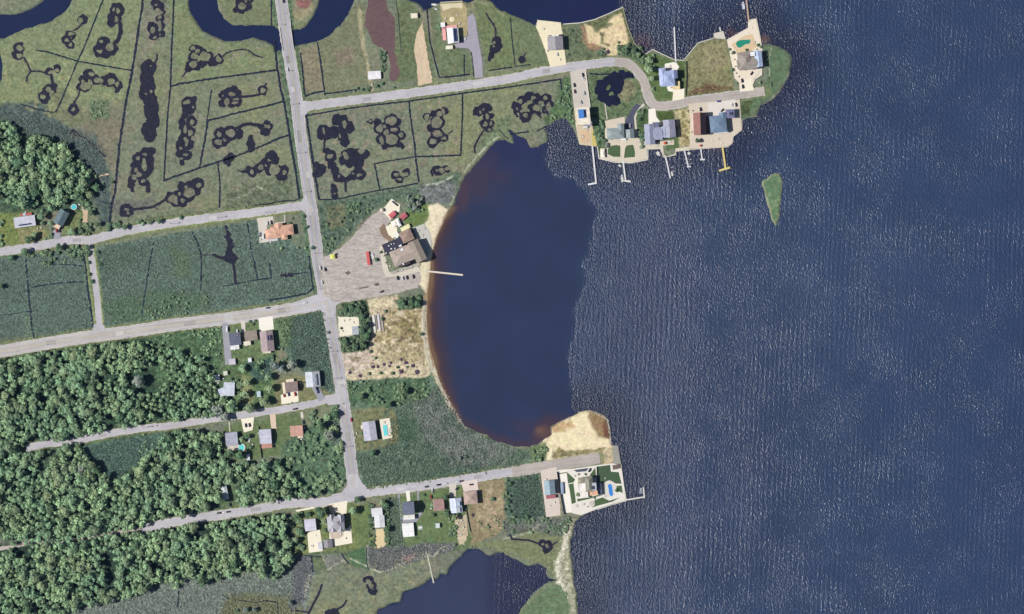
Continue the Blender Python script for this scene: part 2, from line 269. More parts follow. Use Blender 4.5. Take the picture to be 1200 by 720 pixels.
YG = (124,138,98); DK = (80,100,88); FIELD = (94,115,100); REED = (94,116,96); PUR = (102,114,104); LAWN = (92,112,62); WOOD = (70,92,68)
SAND = (222,204,160); PALE = (188,186,160)
LISTS_PAINT = [
 # yellow-green marsh, top left
 ([(-60,40),(60,25),(92,-5),(170,-5),(150,120),(60,135),(-60,110)], YG, .5, 14, 8, .75),
 ([(198,-5),(222,5),(240,45),(325,55),(325,80),(205,100)], (118,132,92), .5, 10, 5, .8),
 ([(255,0),(320,0),(322,34),(290,30),(268,25)], (112,124,88), .5, 4, 2, .8),
 ([(60,180),(120,120),(145,120),(135,200),(120,190)], (122,116,96), .5, 12, 6, .6),
 ([(-40,128),(20,120),(45,118),(75,145),(90,152),(112,160),(130,205),(130,262),(118,265),(108,232),(90,190),(30,190),(-40,160)], (80,96,88), .9, 8, 4, 1),
 ([(60,105),(75,105),(82,125),(108,130),(108,143),(85,150),(60,135)], (112,118,88), .6, 6, 4, .8),
 ([(105,118),(128,118),(126,138),(108,140)], (92,112,84), 1, 5, 4, .8),
 ([(132,236),(180,232),(178,246),(135,252)], (100,102,96), .7, 6, 5, .7),
 ([(128,255),(180,262),(345,238),(345,232),(300,225),(260,245),(215,248),(170,256)], (94,106,82), .9, 7, 5, .9),
 ([(262,215),(340,210),(345,238),(265,245)], (98,110,84), .9, 8, 5, .8),
 # lower left fields
 ([(-60,300),(60,296),(110,290),(180,278),(300,258),(362,296),(368,340),(340,352),(200,372),(115,386),(-60,405)], FIELD, .95, 3, 1.5, 1),
 ([(120,355),(200,340),(245,345),(245,362),(130,380)], (88,112,84), 1, 10, 6, .8),
 ([(200,290),(225,300),(222,325),(205,325)], (94,116,84), .8, 12, 6, .8),
 ([(110,295),(180,285),(175,305),(125,320)], (84,104,86), .9, 12, 6, .7),
 ([(28,370),(40,365),(42,395),(30,397)], (104,128,104), .8, 6, 4, .8),
 ([(-20,255),(28,240),(55,270),(60,283),(-20,292)], (112,128,72), .6, 8, 4, 1),
 ([(20,266),(52,268),(58,283),(22,288)], (136,132,96), .6, 6, 4, .7),
 ([(75,240),(104,242),(104,266),(72,276)], (112,124,80), .7, 5, 3, 1),
 # woods floor
 ([(-60,145),(10,140),(30,158),(75,165),(110,205),(106,245),(60,250),(-60,245)], WOOD, 1, 8, 4, 1),
 ([(-60,425),(258,380),(262,490),(30,525),(-60,530)], (56,80,58), 1, 8, 4, 1),
 ([(175,395),(262,382),(262,450),(180,450)], (84,110,76), 1, 16, 6, .9),
 ([(-60,530),(200,502),(262,508),(264,545),(345,545),(395,575),(200,608),(-60,640)], WOOD, 1, 8, 4, 1),
 ([(98,522),(190,508),(180,524),(160,545),(140,557),(122,555),(105,538)], (84,110,94), .8, 4, 2, 1),
 ([(-60,645),(200,618),(340,600),(345,655),(205,690),(60,722),(-60,800)], (50,70,52), 1, 8, 4, 1),
 ([(60,726),(95,712),(140,698),(175,690),(215,676),(250,682),(290,672),(345,660),(368,645),(368,660),(360,722),(340,790),(40,790)], (112,124,112), .9, 6, 4, 1),
 ([(265,700),(300,696),(345,700),(360,722),(260,730)], (112,118,84), .7, 6, 4, .9),
 # houses between main road and road 2
 ([(262,380),(325,372),(330,400),(322,425),(262,428)], (98,118,78), .6, 4, 3, 1),
 ([(322,372),(378,362),(384,400),(392,462),(372,470),(352,430),(338,420)], (86,108,92), .95, 3, 2, 1),
 ([(324,375),(342,375),(340,410),(326,408)], (100,126,84), .9, 5, 3, .8),
 ([(262,425),(322,420),(324,470),(262,492)], (88,112,72), .8, 5, 3, 1),
 ([(282,440),(293,440),(298,470),(284,485)], (128,136,92), .7, 4, 3, .8),
 ([(318,450),(335,440),(360,440),(385,462),(380,470),(325,480)], (120,124,86), .5, 3, 3, 1),
 ([(290,425),(318,420),(318,448),(298,446)], (76,104,88), .8, 6, 4, 1),
 # houses below road 2
 ([(262,500),(290,494),(352,484),(358,520),(350,530),(305,538),(262,545)], (98,116,76), .45, 4, 3, 1),
 ([(330,520),(362,500),(400,480),(408,560),(395,580),(330,560)], (84,110,82), 1, 6, 4, 1),
 ([(388,495),(398,495),(402,515),(394,525)], (96,108,104), .8, 5, 3, .7),
 ([(262,500),(262,540),(250,560),(262,600),(275,597),(280,590),(272,560)], (92,112,76), .7, 4, 3, .8),
 # reed meadow by the bay
 ([(402,446),(505,440),(520,460),(545,502),(600,525),(640,528),(625,545),(560,556),(500,567),(440,577),(418,570),(405,500)], (94,116,94), .95, 3, 2, 1),
 ([(480,470),(510,460),(540,500),(600,528),(590,545),(530,545),(495,510)], (110,118,108), .95, 14, 8, .9),
 ([(405,450),(500,442),(500,470),(440,475),(405,470)], (80,106,74), 1, 8, 4, .9),
 ([(412,478),(462,478),(470,515),(450,525),(414,528)], (116,122,86), .7, 4, 3, 1),
 ([(465,495),(485,490),(488,515),(470,518)], (76,100,76), .8, 6, 3, .8),
 # bottom houses
 ([(345,600),(412,588),(430,592),(440,640),(400,650),(345,650)], (110,124,76), .6, 4, 3, 1),
 ([(428,590),(436,590),(436,640),(425,640),(412,610)], (100,118,72), .5, 4, 2, 1),
 ([(452,585),(470,582),(474,640),(466,660),(452,640)], (92,112,90), .95, 3, 2, 1),
 ([(468,582),(565,565),(560,640),(520,650),(474,645)], (98,118,76), .45, 3, 2, 1),
 ([(560,564),(592,560),(596,612),(580,628),(552,640),(548,600)], (138,130,98), .5, 3, 3, 1),
 ([(575,572),(590,590),(580,620),(560,600)], (158,146,116), .5, 6, 5, .6),
 ([(592,560),(632,554),(640,608),(630,612),(600,620),(592,600)], (80,102,84), .95, 3, 2, 1),
 ([(590,612),(640,608),(672,606),(662,630),(620,625),(595,632)], (100,108,96), .95, 6, 5, 1),
 ([(362,648),(400,645),(428,645),(430,666),(400,664),(385,668),(367,672)], (98,112,82), .7, 4, 2, 1),
 ([(345,655),(366,652),(367,674),(357,705),(340,720)], (98,104,102), .9, 3, 2, 1),
 ([(380,652),(400,649),(408,660),(392,664),(384,670)], (116,120,110), .8, 3, 2, 1),
 ([(404,649),(428,640),(431,668),(418,664)], (76,106,72), .5, 3, 2, 1),
 ([(429,640),(440,645),(470,640),(500,636),(530,636),(545,636),(530,646),(495,655),(480,662),(462,668),(450,671),(433,667)], (104,110,104), 1, 3, 3, 1),
 ([(545,640),(600,630),(625,622),(662,630),(652,680),(640,664),(600,650),(560,640)], (116,126,90), .5, 6, 3, 1),
 ([(600,725),(645,684),(675,690),(682,790),(595,790)], (100,122,88), .5, 4, 2, 1),
 # west side of bay
 ([(374,236),(400,234),(490,217),(540,200),(536,225),(528,240),(500,240),(455,235),(435,250),(385,300),(376,290)], (86,106,86), 1, 5, 3, 1),
 ([(488,220),(530,212),(536,225),(524,240),(500,238)], (110,116,112), .9, 6, 4, .9),
 ([(382,240),(405,240),(405,262),(385,270)], (112,114,84), .7, 6, 4, .8),
 ([(475,248),(504,238),(505,252),(495,262),(480,266),(472,258)], (98,120,66), .4, 3, 2, 1),
 ([(575,140),(596,135),(600,150),(590,165),(575,170),(560,175)], (104,120,88), .8, 5, 3, .8),
 ([(655,95),(668,90),(674,150),(668,144),(655,138),(640,148),(636,140),(650,120)], (84,108,72), .9, 4, 3, 1),
 # sand yards
 ([(430,352),(466,346),(470,358),(497,362),(498,400),(505,437),(500,442),(402,446),(400,412),(430,408),(433,380)], (206,192,160), .8, 2, 2, 1),
 ([(455,362),(495,360),(497,420),(480,424),(440,400)], (158,148,108), 1, 8, 8, .9),
 ([(470,370),(492,372),(490,400),(468,398)], (122,114,76), 1, 10, 6, .8),
 ([(440,405),(500,402),(498,425),(445,425)], (172,160,124), 1, 6, 5, .8),
 ([(402,412),(433,405),(440,430),(405,440)], (205,190,172), .6, 4, 3, 1),
 ([(400,356),(430,352),(436,385),(432,410),(402,414)], (56,78,50), 1, 3, 2, 1),
 ([(396,371),(421,370),(422,392),(397,396)], (226,220,200), .2, 1.5, .6, 1),
 ([(462,352),(495,345),(495,362),(468,362)], (66,88,56), 1, 3, 2, 1),
 # top middle plots
 ([(345,60),(372,52),(378,88),(380,106),(357,112),(352,80)], (128,124,100), .5, 5, 3, .9),
 ([(372,52),(400,30),(418,5),(430,0),(428,60),(430,100),(382,112)], (116,122,92), .5, 6, 3, .9),
 ([(392,60),(412,55),(415,75),(395,80)], (128,118,102), .5, 8, 4, .8),
 ([(345,0),(368,0),(366,12),(355,26),(344,22)], (148,142,112), .5, 4, 3, .8),
 ([(348,0),(366,0),(360,10),(352,10),(347,5)], (134,96,88), .4, 3, 1, 1),
 ([(465,0),(485,3),(505,50),(510,95),(460,98),(466,40)], (98,112,76), .6, 6, 3, .9),
 ([(505,10),(514,8),(516,30),(518,50),(550,62),(555,88),(518,92),(508,60)], (102,116,82), .5, 4, 2, .9),
 ([(556,2),(590,12),(600,20),(604,78),(572,84),(560,30)], (106,120,82), .5, 4, 2, 1),
 ([(600,20),(628,32),(645,80),(606,80)], (104,118,84), .5, 4, 2, 1),
 ([(659,29),(684,28),(682,44),(700,60),(712,66),(700,73),(662,77),(660,50)], (96,108,80), .8, 3, 2, 1),
 ([(682,28),(690,28),(700,40),(705,58),(690,58),(683,48)], (150,126,96), .8, 4, 3, 1),
 ([(680,27),(729,9),(742,48),(738,58),(722,58),(708,50),(690,40)], (104,112,76), .8, 3, 3, 1),
 ([(684,28),(692,30),(700,40),(715,22),(728,16),(738,50),(730,54),(722,66),(712,68),(708,55),(690,50)], (226,206,164), .4, 3, 2, 1),
 ([(700,30),(712,34),(718,28),(706,24)], (96,108,70), .8, 3, 2, .9),
 ([(703,38),(708,38),(708,50),(717,52),(714,56),(704,52)], (84,92,58), .8, 2, 1.5, .9),
 ([(724,54),(750,50),(757,62),(756,80),(745,70),(725,64)], (62,82,60), 1, 3, 2, 1),
 ([(752,60),(775,66),(790,72),(806,72),(806,112),(770,118),(760,100),(750,75)], (86,108,62), .5, 3, 1.5, 1),
 ([(803,73),(818,52),(836,46),(850,47),(856,70),(860,102),(803,114)], (124,126,88), .7, 2, 1, 1),
 ([(806,108),(830,98),(858,103),(860,106),(806,116)], (104,84,58), .8, 3, 2, .9),
 ([(820,55),(850,50),(852,75),(830,90)], (138,134,100), .7, 6, 6, .7),
 ([(893,50),(926,62),(926,80),(915,104),(893,122),(886,135),(866,140),(868,120),(895,112),(900,80)], (92,114,84), .5, 3, 1.5, 1),
 ([(901,55),(912,58),(918,75),(912,95),(904,103),(900,85)], (88,110,80), .4, 4, 2, .9),
 ([(868,122),(882,118),(878,135),(869,136)], (76,90,54), .8, 3, 2, 1),
 ([(690,80),(720,78),(740,84),(752,105),(748,125),(736,136),(712,140),(692,138),(688,100)], (92,110,76), .9, 3, 2, 1),
 ([(727,95),(742,92),(746,105),(735,118),(724,118)], (130,130,98), .8, 5, 3, .9),
 ([(690,135),(710,140),(708,170),(712,190),(699,172)], (72,96,60), 1, 3, 2, 1),
 ([(745,128),(760,127),(760,165),(757,178),(750,172),(747,150)], (74,96,58), .7, 2, 1, 1),
 ([(768,130),(790,130),(790,142),(772,142)], (72,88,44), .4, 2, 1, 1),
 ([(790,128),(808,124),(812,170),(797,172)], (196,186,144), .9, 3, 2, 1),
 ([(796,145),(806,140),(808,172),(798,172)], (150,142,100), 1, 4, 3, .8),
 ([(784,160),(796,158),(796,174),(780,176)], (84,104,62), .5, 2, 1, 1),
 # sandy spit
 ([(630,528),(645,500),(656,494),(680,483),(692,480),(712,488),(718,525),(700,532),(660,540),(640,540)], (240,224,184), .25, 2, 1.5, 1),
 ([(646,500),(668,492),(672,500),(660,507),(648,507)], (200,170,124), .4, 4, 3, .9),
 ([(690,482),(702,482),(713,492),(715,514),(702,512),(693,500),(688,488)], (134,112,78), .5, 5, 2, .95),
 ([(706,492),(715,500),(715,514),(708,512)], (104,72,54), .4, 4, 2, .9),
 ([(620,524),(640,518),(642,538),(622,546)], (96,114,76), .9, 4, 3, 1),
 ([(648,530),(655,524),(662,528),(700,526),(716,522),(702,530),(660,537),(648,536)], (120,116,74), 1, 3, 2, .9),
 ([(703,530),(717,524),(719,543),(705,545)], (200,182,148), .6, 2, 1, 1),
 ([(665,612),(676,610),(668,640),(672,680),(678,722),(668,722),(664,690),(656,682),(654,665),(659,640)], (170,168,140), .9, 3, 3, .9),
 ([(634,552),(652,548),(658,604),(640,606)], (205,190,172), .4, 2, 1, 1),
]
for p, c, a, fe, jg, op in LISTS_PAINT: paint(p, c, a, fe, jg, op)
# verges, wrack lines, tracks
MAIN = [(322,-60),(329.5,0),(338,60),(347,115),(355,180),(364,240),(372,300),(380,345),(386,370),(390,395),(396,430),(402,470),(406,500),(411,540),(415,574)]
RB = [(-60,298),(0,295),(30,291),(60,285.5),(80,281.5),(105,281.5),(120,277.5),(150,270.5),(175,266),(200,262),(250,255),(300,249),(340,243),(362,241)]
RC = [(104,282),(107,300),(110,320),(114,350),(117,390)]
RD = [(-60,420),(0,412),(50,403.5),(100,395.5),(150,389),(200,381.5),(250,375.5),(300,369),(350,361),(384,354)]
RE = [(30,526),(50,521),(90,516),(120,510),(160,503),(200,499),(240,492.5),(280,487),(330,480),(370,472.5),(385,468),(399,463)]
RF = [(165,620),(200,612.5),(240,606),(270,602),(300,597),(340,590),(380,588.5),(400,583),(440,576),(480,571.5),(520,566),(580,556),(620,550),(650,545),(680,541),(702,537)]
RG = [(352,126),(380,122),(420,117),(460,112),(500,106.5),(540,101),(600,92),(620,87),(650,81.5),(680,77),(700,74.5),(720,73),(733,74),(742,79),(749,87),(755,97),(758,108),(762,118),(768,123.5),(778,124.5),(795,122),(810,118.5),(840,114.5),(870,110.5),(896,107)]
for L, wd in ((RB, 16), (RC, 13), (RD, 20), (RE, 13), (RF, 14), (RG, 15)):
    pline(L, wd, (112,124,80), .6, 3, 1.5, .75)
pline([(x - 9, y) for x, y in MAIN[:9]], 7, (88,112,84), .9, 3, 1, .9)
pline([(x + 8.5, y) for x, y in MAIN[1:4]], 6, (84,108,76), .9, 3, 1, .9)
pline([(x + 6.5, y) for x, y in MAIN[2:4]], 2, (206,206,168), .3, 1.5, .6, .9)
pline([(109,290),(113,320),(117,350),(121,383)], 3.5, (140,156,92), .6, 2, .8, .9)
pline([(98,292),(103,325),(108,355),(111,382)], 2.5, (136,150,92), .6, 2, .8, .8)
pline([(150,275),(200,267),(260,259),(345,248)], 3, (128,142,88), .6, 2, .8, .8)
WR = (204,204,178)
for L in ([(411,655),(430,664),(445,671),(455,668),(468,663),(480,656),(493,651),(500,650),(508,652),(515,645),(525,641)], [(385,668),(393,661),(402,657)], [(357,700),(358,690),(363,675)], [(590,632),(605,628),(620,625),(632,615)], [(585,160),(575,167),(560,182),(548,196),(545,202)], [(512,216),(520,212),(530,207)], [(500,217),(512,215)], [(528,240),(536,225)]):
    pline(L, 1.2, WR, .4, 1.6, 1.0, .85, 3)
for L in ([(500,648),(508,683)], [(905,54),(901,70),(902,90)], [(925,85),(916,105),(900,120),(888,132)], [(270,235),(290,228),(300,218),(320,228)], [(352,58),(355,80),(354,95)], [(196,262),(240,252),(262,246)], [(382,662),(376,648)], [(431,640),(429,655),(434,668)], [(580,10),(590,18)]):
    pline(L, .8, WR, .4, 1.4, .7, .6, 3)
pline([(474,656),(480,655),(484,652)], 4, (186,150,146), .4, 2, 1, .8)
pline([(421,12),(423,35),(426,55),(431,75),(433,92),(437,106)], 4, (172,164,132), .5, 2, 1, .9)
pline([(663,620),(662,640),(653,660),(654,676),(662,690)], 5, (222,218,196), .9, 2.5, 2.5, .9, 3)
speck([(647,655),(668,655),(670,690),(650,685)], (218,212,188), 4, .1, .85)
speck([(660,618),(671,618),(667,650),(656,650)], (218,212,188), 4, .1, .85)
pline([(502,345),(499,365),(498,385),(501,410),(508,432),(514,448)], 5, (226,214,184), .6, 2, 1, 1)
pline([(514,448),(525,472),(538,492),(545,501)], 4, (214,202,176), .5, 2, 1, 1)
pline([(512,268),(505,292),(502,315),(500,340),(499,352)], 5, (186,160,120), .4, 2, .8, .8)
paint([(502,242),(513,238),(524,246),(518,262),(511,280),(506,300),(503,320),(500,345),(496,340),(488,330),(487,322),(494,308),(503,288),(500,275),(498,262),(503,252)], (234,220,188), .25, 2, 1.5, 1)
pline([(528,244),(519,262),(511,282),(506,305),(503,330),(501,355),(500,380),(503,405),(508,430)], 2.2, (150,118,84), .3, 1.5, .6, .8)
for x0 in (0, 1): speck([(440,365),(500,362),(500,436),(402,440),(404,415),(440,410)], (112,104,66) if x0 else (228,216,188), 4 + 3 * x0, .25, .7)
speck([(560,566),(592,560),(590,620),(552,638)], (188,172,142), 5, .2, .7)
speck([(790,128),(808,124),(812,170),(797,172)], (112,106,62), 4, .1, .8)
speck([(803,73),(850,47),(860,102),(803,114)], (156,146,116), 5, .35, .6)
speck([(370,240),(440,235),(385,298)], (62,84,62), 5, .1, .7)
speck([(405,448),(500,444),(500,475),(410,478)], (54,80,56), 6, .1, .6)
speck([(180,386),(262,380),(262,440),(180,440)], (60,86,60), 5, .1, .6)
speck([(455,470),(520,465),(600,530),(590,548),(440,575),(420,545)], (70,94,78), 9, .0, .55)
speck([(125,300),(360,262),(366,340),(125,384)], (86,108,86), 8, .15, .5)
speck([(0,60),(150,60),(150,125),(60,140),(0,120)], (146,152,108), 7, .2, .6)
speck([(365,130),(540,112),(540,184),(380,232)], (140,132,112), 6, .15, .6)
speck([(150,0),(320,60),(340,220),(140,240)], (132,128,110), 7, .25, .55)
speck([(385,655),(520,655),(500,680),(400,720)], (136,140,104), 5, .2, .6)
PONDS = [
 ([(22,56,6.5),(21,64,6.5)], [(23,57,3.3,2.8),(23,65,3.3,2.6)], [([(28,68),(33,76),(36,84),(32,90),(31,95)],2),([(36,84),(42,83.5),(48,84),(54,86)],2)]),
 ([(58,84,5),(67,81,4.5),(58,106,7),(52,114,7),(63,102,4)], [(59,85,2.2,2),(67,82,2.2,2),(56,105,3,2.6),(60,110,2.4,4),(50,114,2.6,3.2)], [([(60,88),(61,93),(62,100)],3.5)]),
 ([(97,23,6)], [(95,24,2,3)], [([(96,28),(92,33),(86,36)],2)]),
 ([(82,42,6),(78,47,5.5),(82,53,5)], [(83,40,3,1.6),(78,47,2,2),(82,52,2,2),(84,44.5,1.2,1)], ()),
 ([(137,12,8.5),(134,21,8),(130,27,5)], [(139,13,2,3),(133,11,1.3),(136,23,1.8,3)], [([(141,28),(141.5,38),(138,48),(135,50)],5)]),
 ([(121,50,8),(117,60,8),(131,58,7.5),(124,62,6)], [(119,49,1.8),(129,56,5,4.2),(117,60,3,1.5)], ()),
 ([(181,3,4),(186,8,7),(190,14,4),(188,22,5),(189,30,4),(179,33,7),(181,41,6.5),(189,40,4)], [(183,6,1.4),(186,14,4,3.2),(187,20,1.8,2),(187,31,1.7,5.5),(179,36,2.3,3),(182,44,1.7,1.4),(188,41,1.3)], ()),
 ([(174,79,9),(172,86,8),(173,94,8.5),(173,103,9),(172,111,9),(176,118,8.5),(177,126,8.5),(178,134,8.5),(179,142,8),(174,152,9),(176,160,7)], [(177,77,1.3,1),(171,110,1.2),(177,108,1.2,1.8)], [([(184,64),(184,69),(181,75)],2.4)]),
 ([(104,87,6.5),(98,94,6),(94,102,5),(101,102,6),(113,94,6),(122,95,5),(130,94,8),(138,100,5.5),(137,106,3)], [(107,87,2.6,2.2),(97,96,2,2),(100,101,5.5,4.2),(115,94,5,2.6),(130,95,4,3.6),(137,99,2,3.4)], [([(94,104),(92,112),(88,119)],2)]),
 ([(86,128,6.3)], [(86,128,2,2)], [([(87,119),(87,124)],2.2)]),
 ([(87,157,5)], [(87,158,2,1.8)], [([(92,159),(100,162),(107,168),(114,175),(122,183)],1.8)]), 
 ([(178,177,4.5),(171,180,7.5),(162,186,7),(160,194,6.5),(158,202,6),(155,210,5),(154,217,4),(155,222,2.8),(164,204,6),(170,203,6),(176,197,5.5),(176,188,5.5),(167,213,5),(173,216,4),(174,223,3)], [(169,181,3,2),(162,186,1.8),(169,194,3,7),(160,199,1.8,2.2),(157,208,2.5,3.5),(163,205,2.6,2.5),(168,212,2.4,2.2)], ()),
 ([(148,247,8)], [(148,246,3,2),(150,250,2.2,1.6)], [([(155,246),(165,244.5),(178,243),(188,238),(196,232)],3),([(181,243),(186,246)],1.2)]),
 ([(200,232,6.5),(206,237,6),(210,228,6),(213,218,5),(221,217,5.5),(231,216,7.5),(229,224,6),(221,231,6),(214,237,6),(218,222,5)], [(202,233,5.6,4),(210.5,228,2.2,2),(218,219,2,1.5),(222,226,6.5,5),(233,218,3.2,2.8),(214,235,2.8,1.8),(206,238,1.2)], ()),
 ([(226,57,4.5),(232,59,6.5),(238,62,5),(226,68,6),(243,67,6.5),(248,73,4.5),(223,77,5.5),(230,78,5),(237,75,4.5),(256,70,6),(251,74,4.5),(220,82,3)], [(226,57,2.2,2),(231,60,2.1),(227,66.5,4.4,3.4),(240,66,6.2,5.4),(227,76,4,3),(256,69,3.4,3)], [([(220,82),(217,86),(214,89.5)],2),([(261,66),(266,62),(274,59.5),(283,58),(291,59),(297,64),(302,66),(307,67.5)],1.5)]),
 ([(280,3,4.5),(283,8,8),(290,8,4),(289,2,5),(277,12,4)], [(284,7,4,3.8),(288,1,1.8)], [([(291,5),(297,-1)],3)]),
 ([(221,121,8.5),(226,117,4),(217,130,4),(222,128,7),(213,143,4.5),(225,142,6),(216,150,6),(222,155,7),(217,163,7.5),(212,171,6),(222,170,6),(211,180,5.5),(219,182,6),(213,190,3.4),(217,136,3.5)], [(219,120,3.6,1.8),(226,126,1.5),(225,144,1.5,3.4),(217,151,1.8,5),(223,156,2.8,3.2),(218,166,2.2,4.6),(218,181,2.8,1.7),(212,173,1.1,1.5),(226,161,1.1)], ()),
 ([(262,111,6),(268,109,6),(274,106,5),(278,111,5.5),(271,118,8),(261,121,5),(278,119,6),(262,123,3.6)], [(272,110,3.8,2.2),(266,119,3,4),(262,112,1.2),(276,116,2.5,1),(276,121,2.5,1)], [([(281,114),(292,113),(305,111)],2.6)]),
 ([(308,106,5.4)], [(308,106,3,2.8)], [([(310,103),(312,98)],1.8)]),
 ([(255,167,7),(257,156,6),(270,156,9),(264,163,6),(280,157,5.5),(262,168,4)], [(256,167,3.8,3.4),(257,157,2.4,3.2),(270,156,5.4,4.4),(264,164,2,1.2)], [([(279,150),(286,146),(293,145.5),(301,146.5),(308,148)],4)]),
 ([(307,149,4),(313,148,6.5),(311,154,6)], [(311,148,4,1.8)], ()),
 ([(294,163,4),(294,169,5),(294,175,4.5)], (), ()),
 ([(264,188,4),(270,185,5),(267,191,4)], (), ()),
 ([(286,201,2.5),(291,199,4),(296,202,6),(303,197,6.5),(311,192,7),(318,184,7),(322,187,5.5),(316,200,6),(326,201,7),(333,200,5.5),(334,208,3.5),(328,208,4)], [(295,202,2,2.8),(305,196,3.6,3),(315,189,2.2,1.3),(321,199,6,5.6),(333,202,2.3,2.8),(312,194,1.1)], [([(280,200),(284,202)],1.8)]),
 ([(395,141,6.5),(403,141,5),(409,146,5),(410,152,5),(401,152,6),(392,155,6.5),(384,157,7),(378,152,6),(376,158,5.5),(402,160,6),(404,167,5.5)], [(404,146,2.6,4),(379,153,1,3.2),(399,159,.9,1.6)], [([(381,162),(380,168),(380,177)],2.6)]),
 ([(382,178,4),(388,184,7),(389,193,5),(404,180,4),(412,182,8),(420,182,8),(428,181,5.5),(430,183,3),(410,190,7),(419,190,7),(402,188,5),(393,201,5.5),(396,208,5.5),(401,210,4),(408,210,4),(414,206,6),(422,205,6.5),(420,199,4.5)], [(387,183,3,2.6),(404,181,3,2),(406,184,2.2,3),(423,177,3,3),(404,201,6.5,5),(422,205,3.2,2),(414,203,1.4,1.1),(397,207,1.1,2)], [([(405,211),(405,217),(405,224)],3)]),
 ([(376,199,7),(372,204,5),(371,194,4)], (), ()),
 ([(391,219,3),(392,224,4),(393,230,3.6)], [(391,227,1.6,.6)], ()),
 ([(434,143,3.6),(442,144,4.5),(444,151,6.5),(452,148,5),(459,142,8),(466,143,4.5),(462,152,7),(453,156,6),(447,164,6.5),(459,164,9.5),(470,159,4.8),(450,171,3.5),(468,170,4),(471,172,2.6)], [(434,143,1.6,1.4),(445,151,3.6,4.2),(459,142,5.6,4.4),(451,148,1.8),(462,152,4.4,2.6),(453,156,2.3,3.8),(447,165,2.4,4.6),(459,164,7.2,6),(470,159,2,2.8)], ()),
 ([(500,137,5),(508,133,4),(515,133,5.5),(521,131,4.5),(513,143,8.5),(505,151,5),(513,157,7.5),(507,167,6.5),(520,162,5),(514,164,3.5)], [(500,137,2.6,3),(515,133,3.4,3),(520,131,1.8,3.2),(512,143,5.8,6.4),(513,157,5.2,3.8),(507,166,3.8,3.2),(520,163,3.4,1.5)], [([(526,157),(530,153.5)],1.5)]),
 ([(560,131,5.5),(566,126,4.5),(572,126,4.5),(568,130,4.5),(571,137,4.5),(576,136,3),(569,145,6.5),(575,145,4.5),(573,152,4)], [(562,132,1.4),(567,129,1.7,1.4),(571,137,1.5,2.6),(569,145,2.9,3.4),(575,145,1.9,2.4),(573,153,1.6,1.8)], [([(567,153),(562,160),(558,168),(556,172),(556.5,179)],2)]),
 ([(463,205,5),(476,203,5),(468,210,5)], [(464,205,2.3,1.5),(475,204,2.7,2),(468,210,3,1.5)], ()),
 ([(510,198,2.8),(514,201,5.5),(523,198,4.5),(519,200,4)], [(512,200,1.2,1),(518,200,3.2,3.2),(524,198,2.6,2.4)], [([(507,206),(505,201),(508,197)],2)]),
 ([(604,124,5),(611,117,5),(620,115,6.5),(630,116,6.5),(640,116,6.5),(645,122,4.5),(640,129,4.5),(632,134,3),(616,137,6.5),(606,132,5),(622,128,6),(628,127,6),(610,126,5)], [(606,127,1,2),(614,125,3,2),(616,130,5.4,2),(616,136,3,2.4),(607,134,1.4,2.2),(621,120,3,2.6),(629,127,4.6,4.2),(625,115,2.6,2),(639,115,3,2),(610,119,2.6,2.4),(634,121,2.6,2.2),(642,126,3,4.5)], [([(627,131),(634,138)],2.2),([(638,126),(643,135)],1.8)]),
 ([(582,48,5.5),(584,54,5.5),(579,58,5.5),(576,65,3.4),(574,69,2)], [(580,50,1.5,1.3),(579,55,1.3,1)], [([(570,16),(573,22),(577,27),(581,34),(581,44)],1.8)]),
 ([(611,70,4.5)], (), [([(612,68),(617,62)],.9)]),
 ([(432,681,6.3),(436,688,6),(438,693,4.6)], [(432,682,2.3,3),(434.5,688,2.3,2.2),(428.5,685,1),(437,691,.9)], ()),
 ([(385,719,4.5),(392,719,6)], (), [([(395,714),(401,711),(404,708),(406,704)],2.4)]),
 ([(636,637,5),(642,640,6),(640,644,5)], [(636.5,638.5,1.9,1.3),(641,640,1.7,1.9)], [([(598,627),(600,632),(610,632.5),(620,633.5),(631,637)],2.2),([(646,640),(653,635)],1.2)]),
 ([(272,303,6.5),(266,303,4.5),(268,296,4.5),(270,288,4),(269,281,3.5)], (), [([(265,266),(268,276),(270,290),(272,303),(275,318),(276,332)],3.6),([(250,299),(258,302),(266,304)],3.5),([(272,303),(279,303)],3),([(254,299),(238,299)],1)]),
 ([(265,278,2.5),(268,274,2.5),(269,284,3)], (), ()),
 ([(335,323,3),(340,322,3),(330,323,2)], (), ()),
 ([(288,243,1)], (), [([(377,686),(374,695),(370,703),(365,712),(361,721)],2.6),([(361,718),(352,716),(340,716)],1.6)]),
]
paint(ISLET, (92,122,88), .4, 2, 1, 1); pline(ISLET + ISLET[:1], 3.2, (168,172,136), .5, 2, 1.4, .8); speck([(893,205),(918,203),(916,262),(898,262)], (118,140,100), 4, .0, .7)
for circ, holes, paths in PONDS:                 # bare mud margins round the pools
    for c in circ: paint([(c[0] + (c[2] + .8) * math.cos(t), c[1] + (c[2] + .8) * math.sin(t)) for t in np.arange(0, 6.2, .8)], (108,104,92), .5, 3.5, 1.6, .38)
    for p_, w_ in paths: pline(p_, w_ + 2.5, (106,104,92), .5, 2, .8, .4)
# wet dark rim at the natural shore, pale stems just behind
rim = sm(1 - np.abs(d - 1.0) / 1.6) * sm(-hard / 3) * (1 - bm_)
blend(rim * .45, (84,92,66), .5)

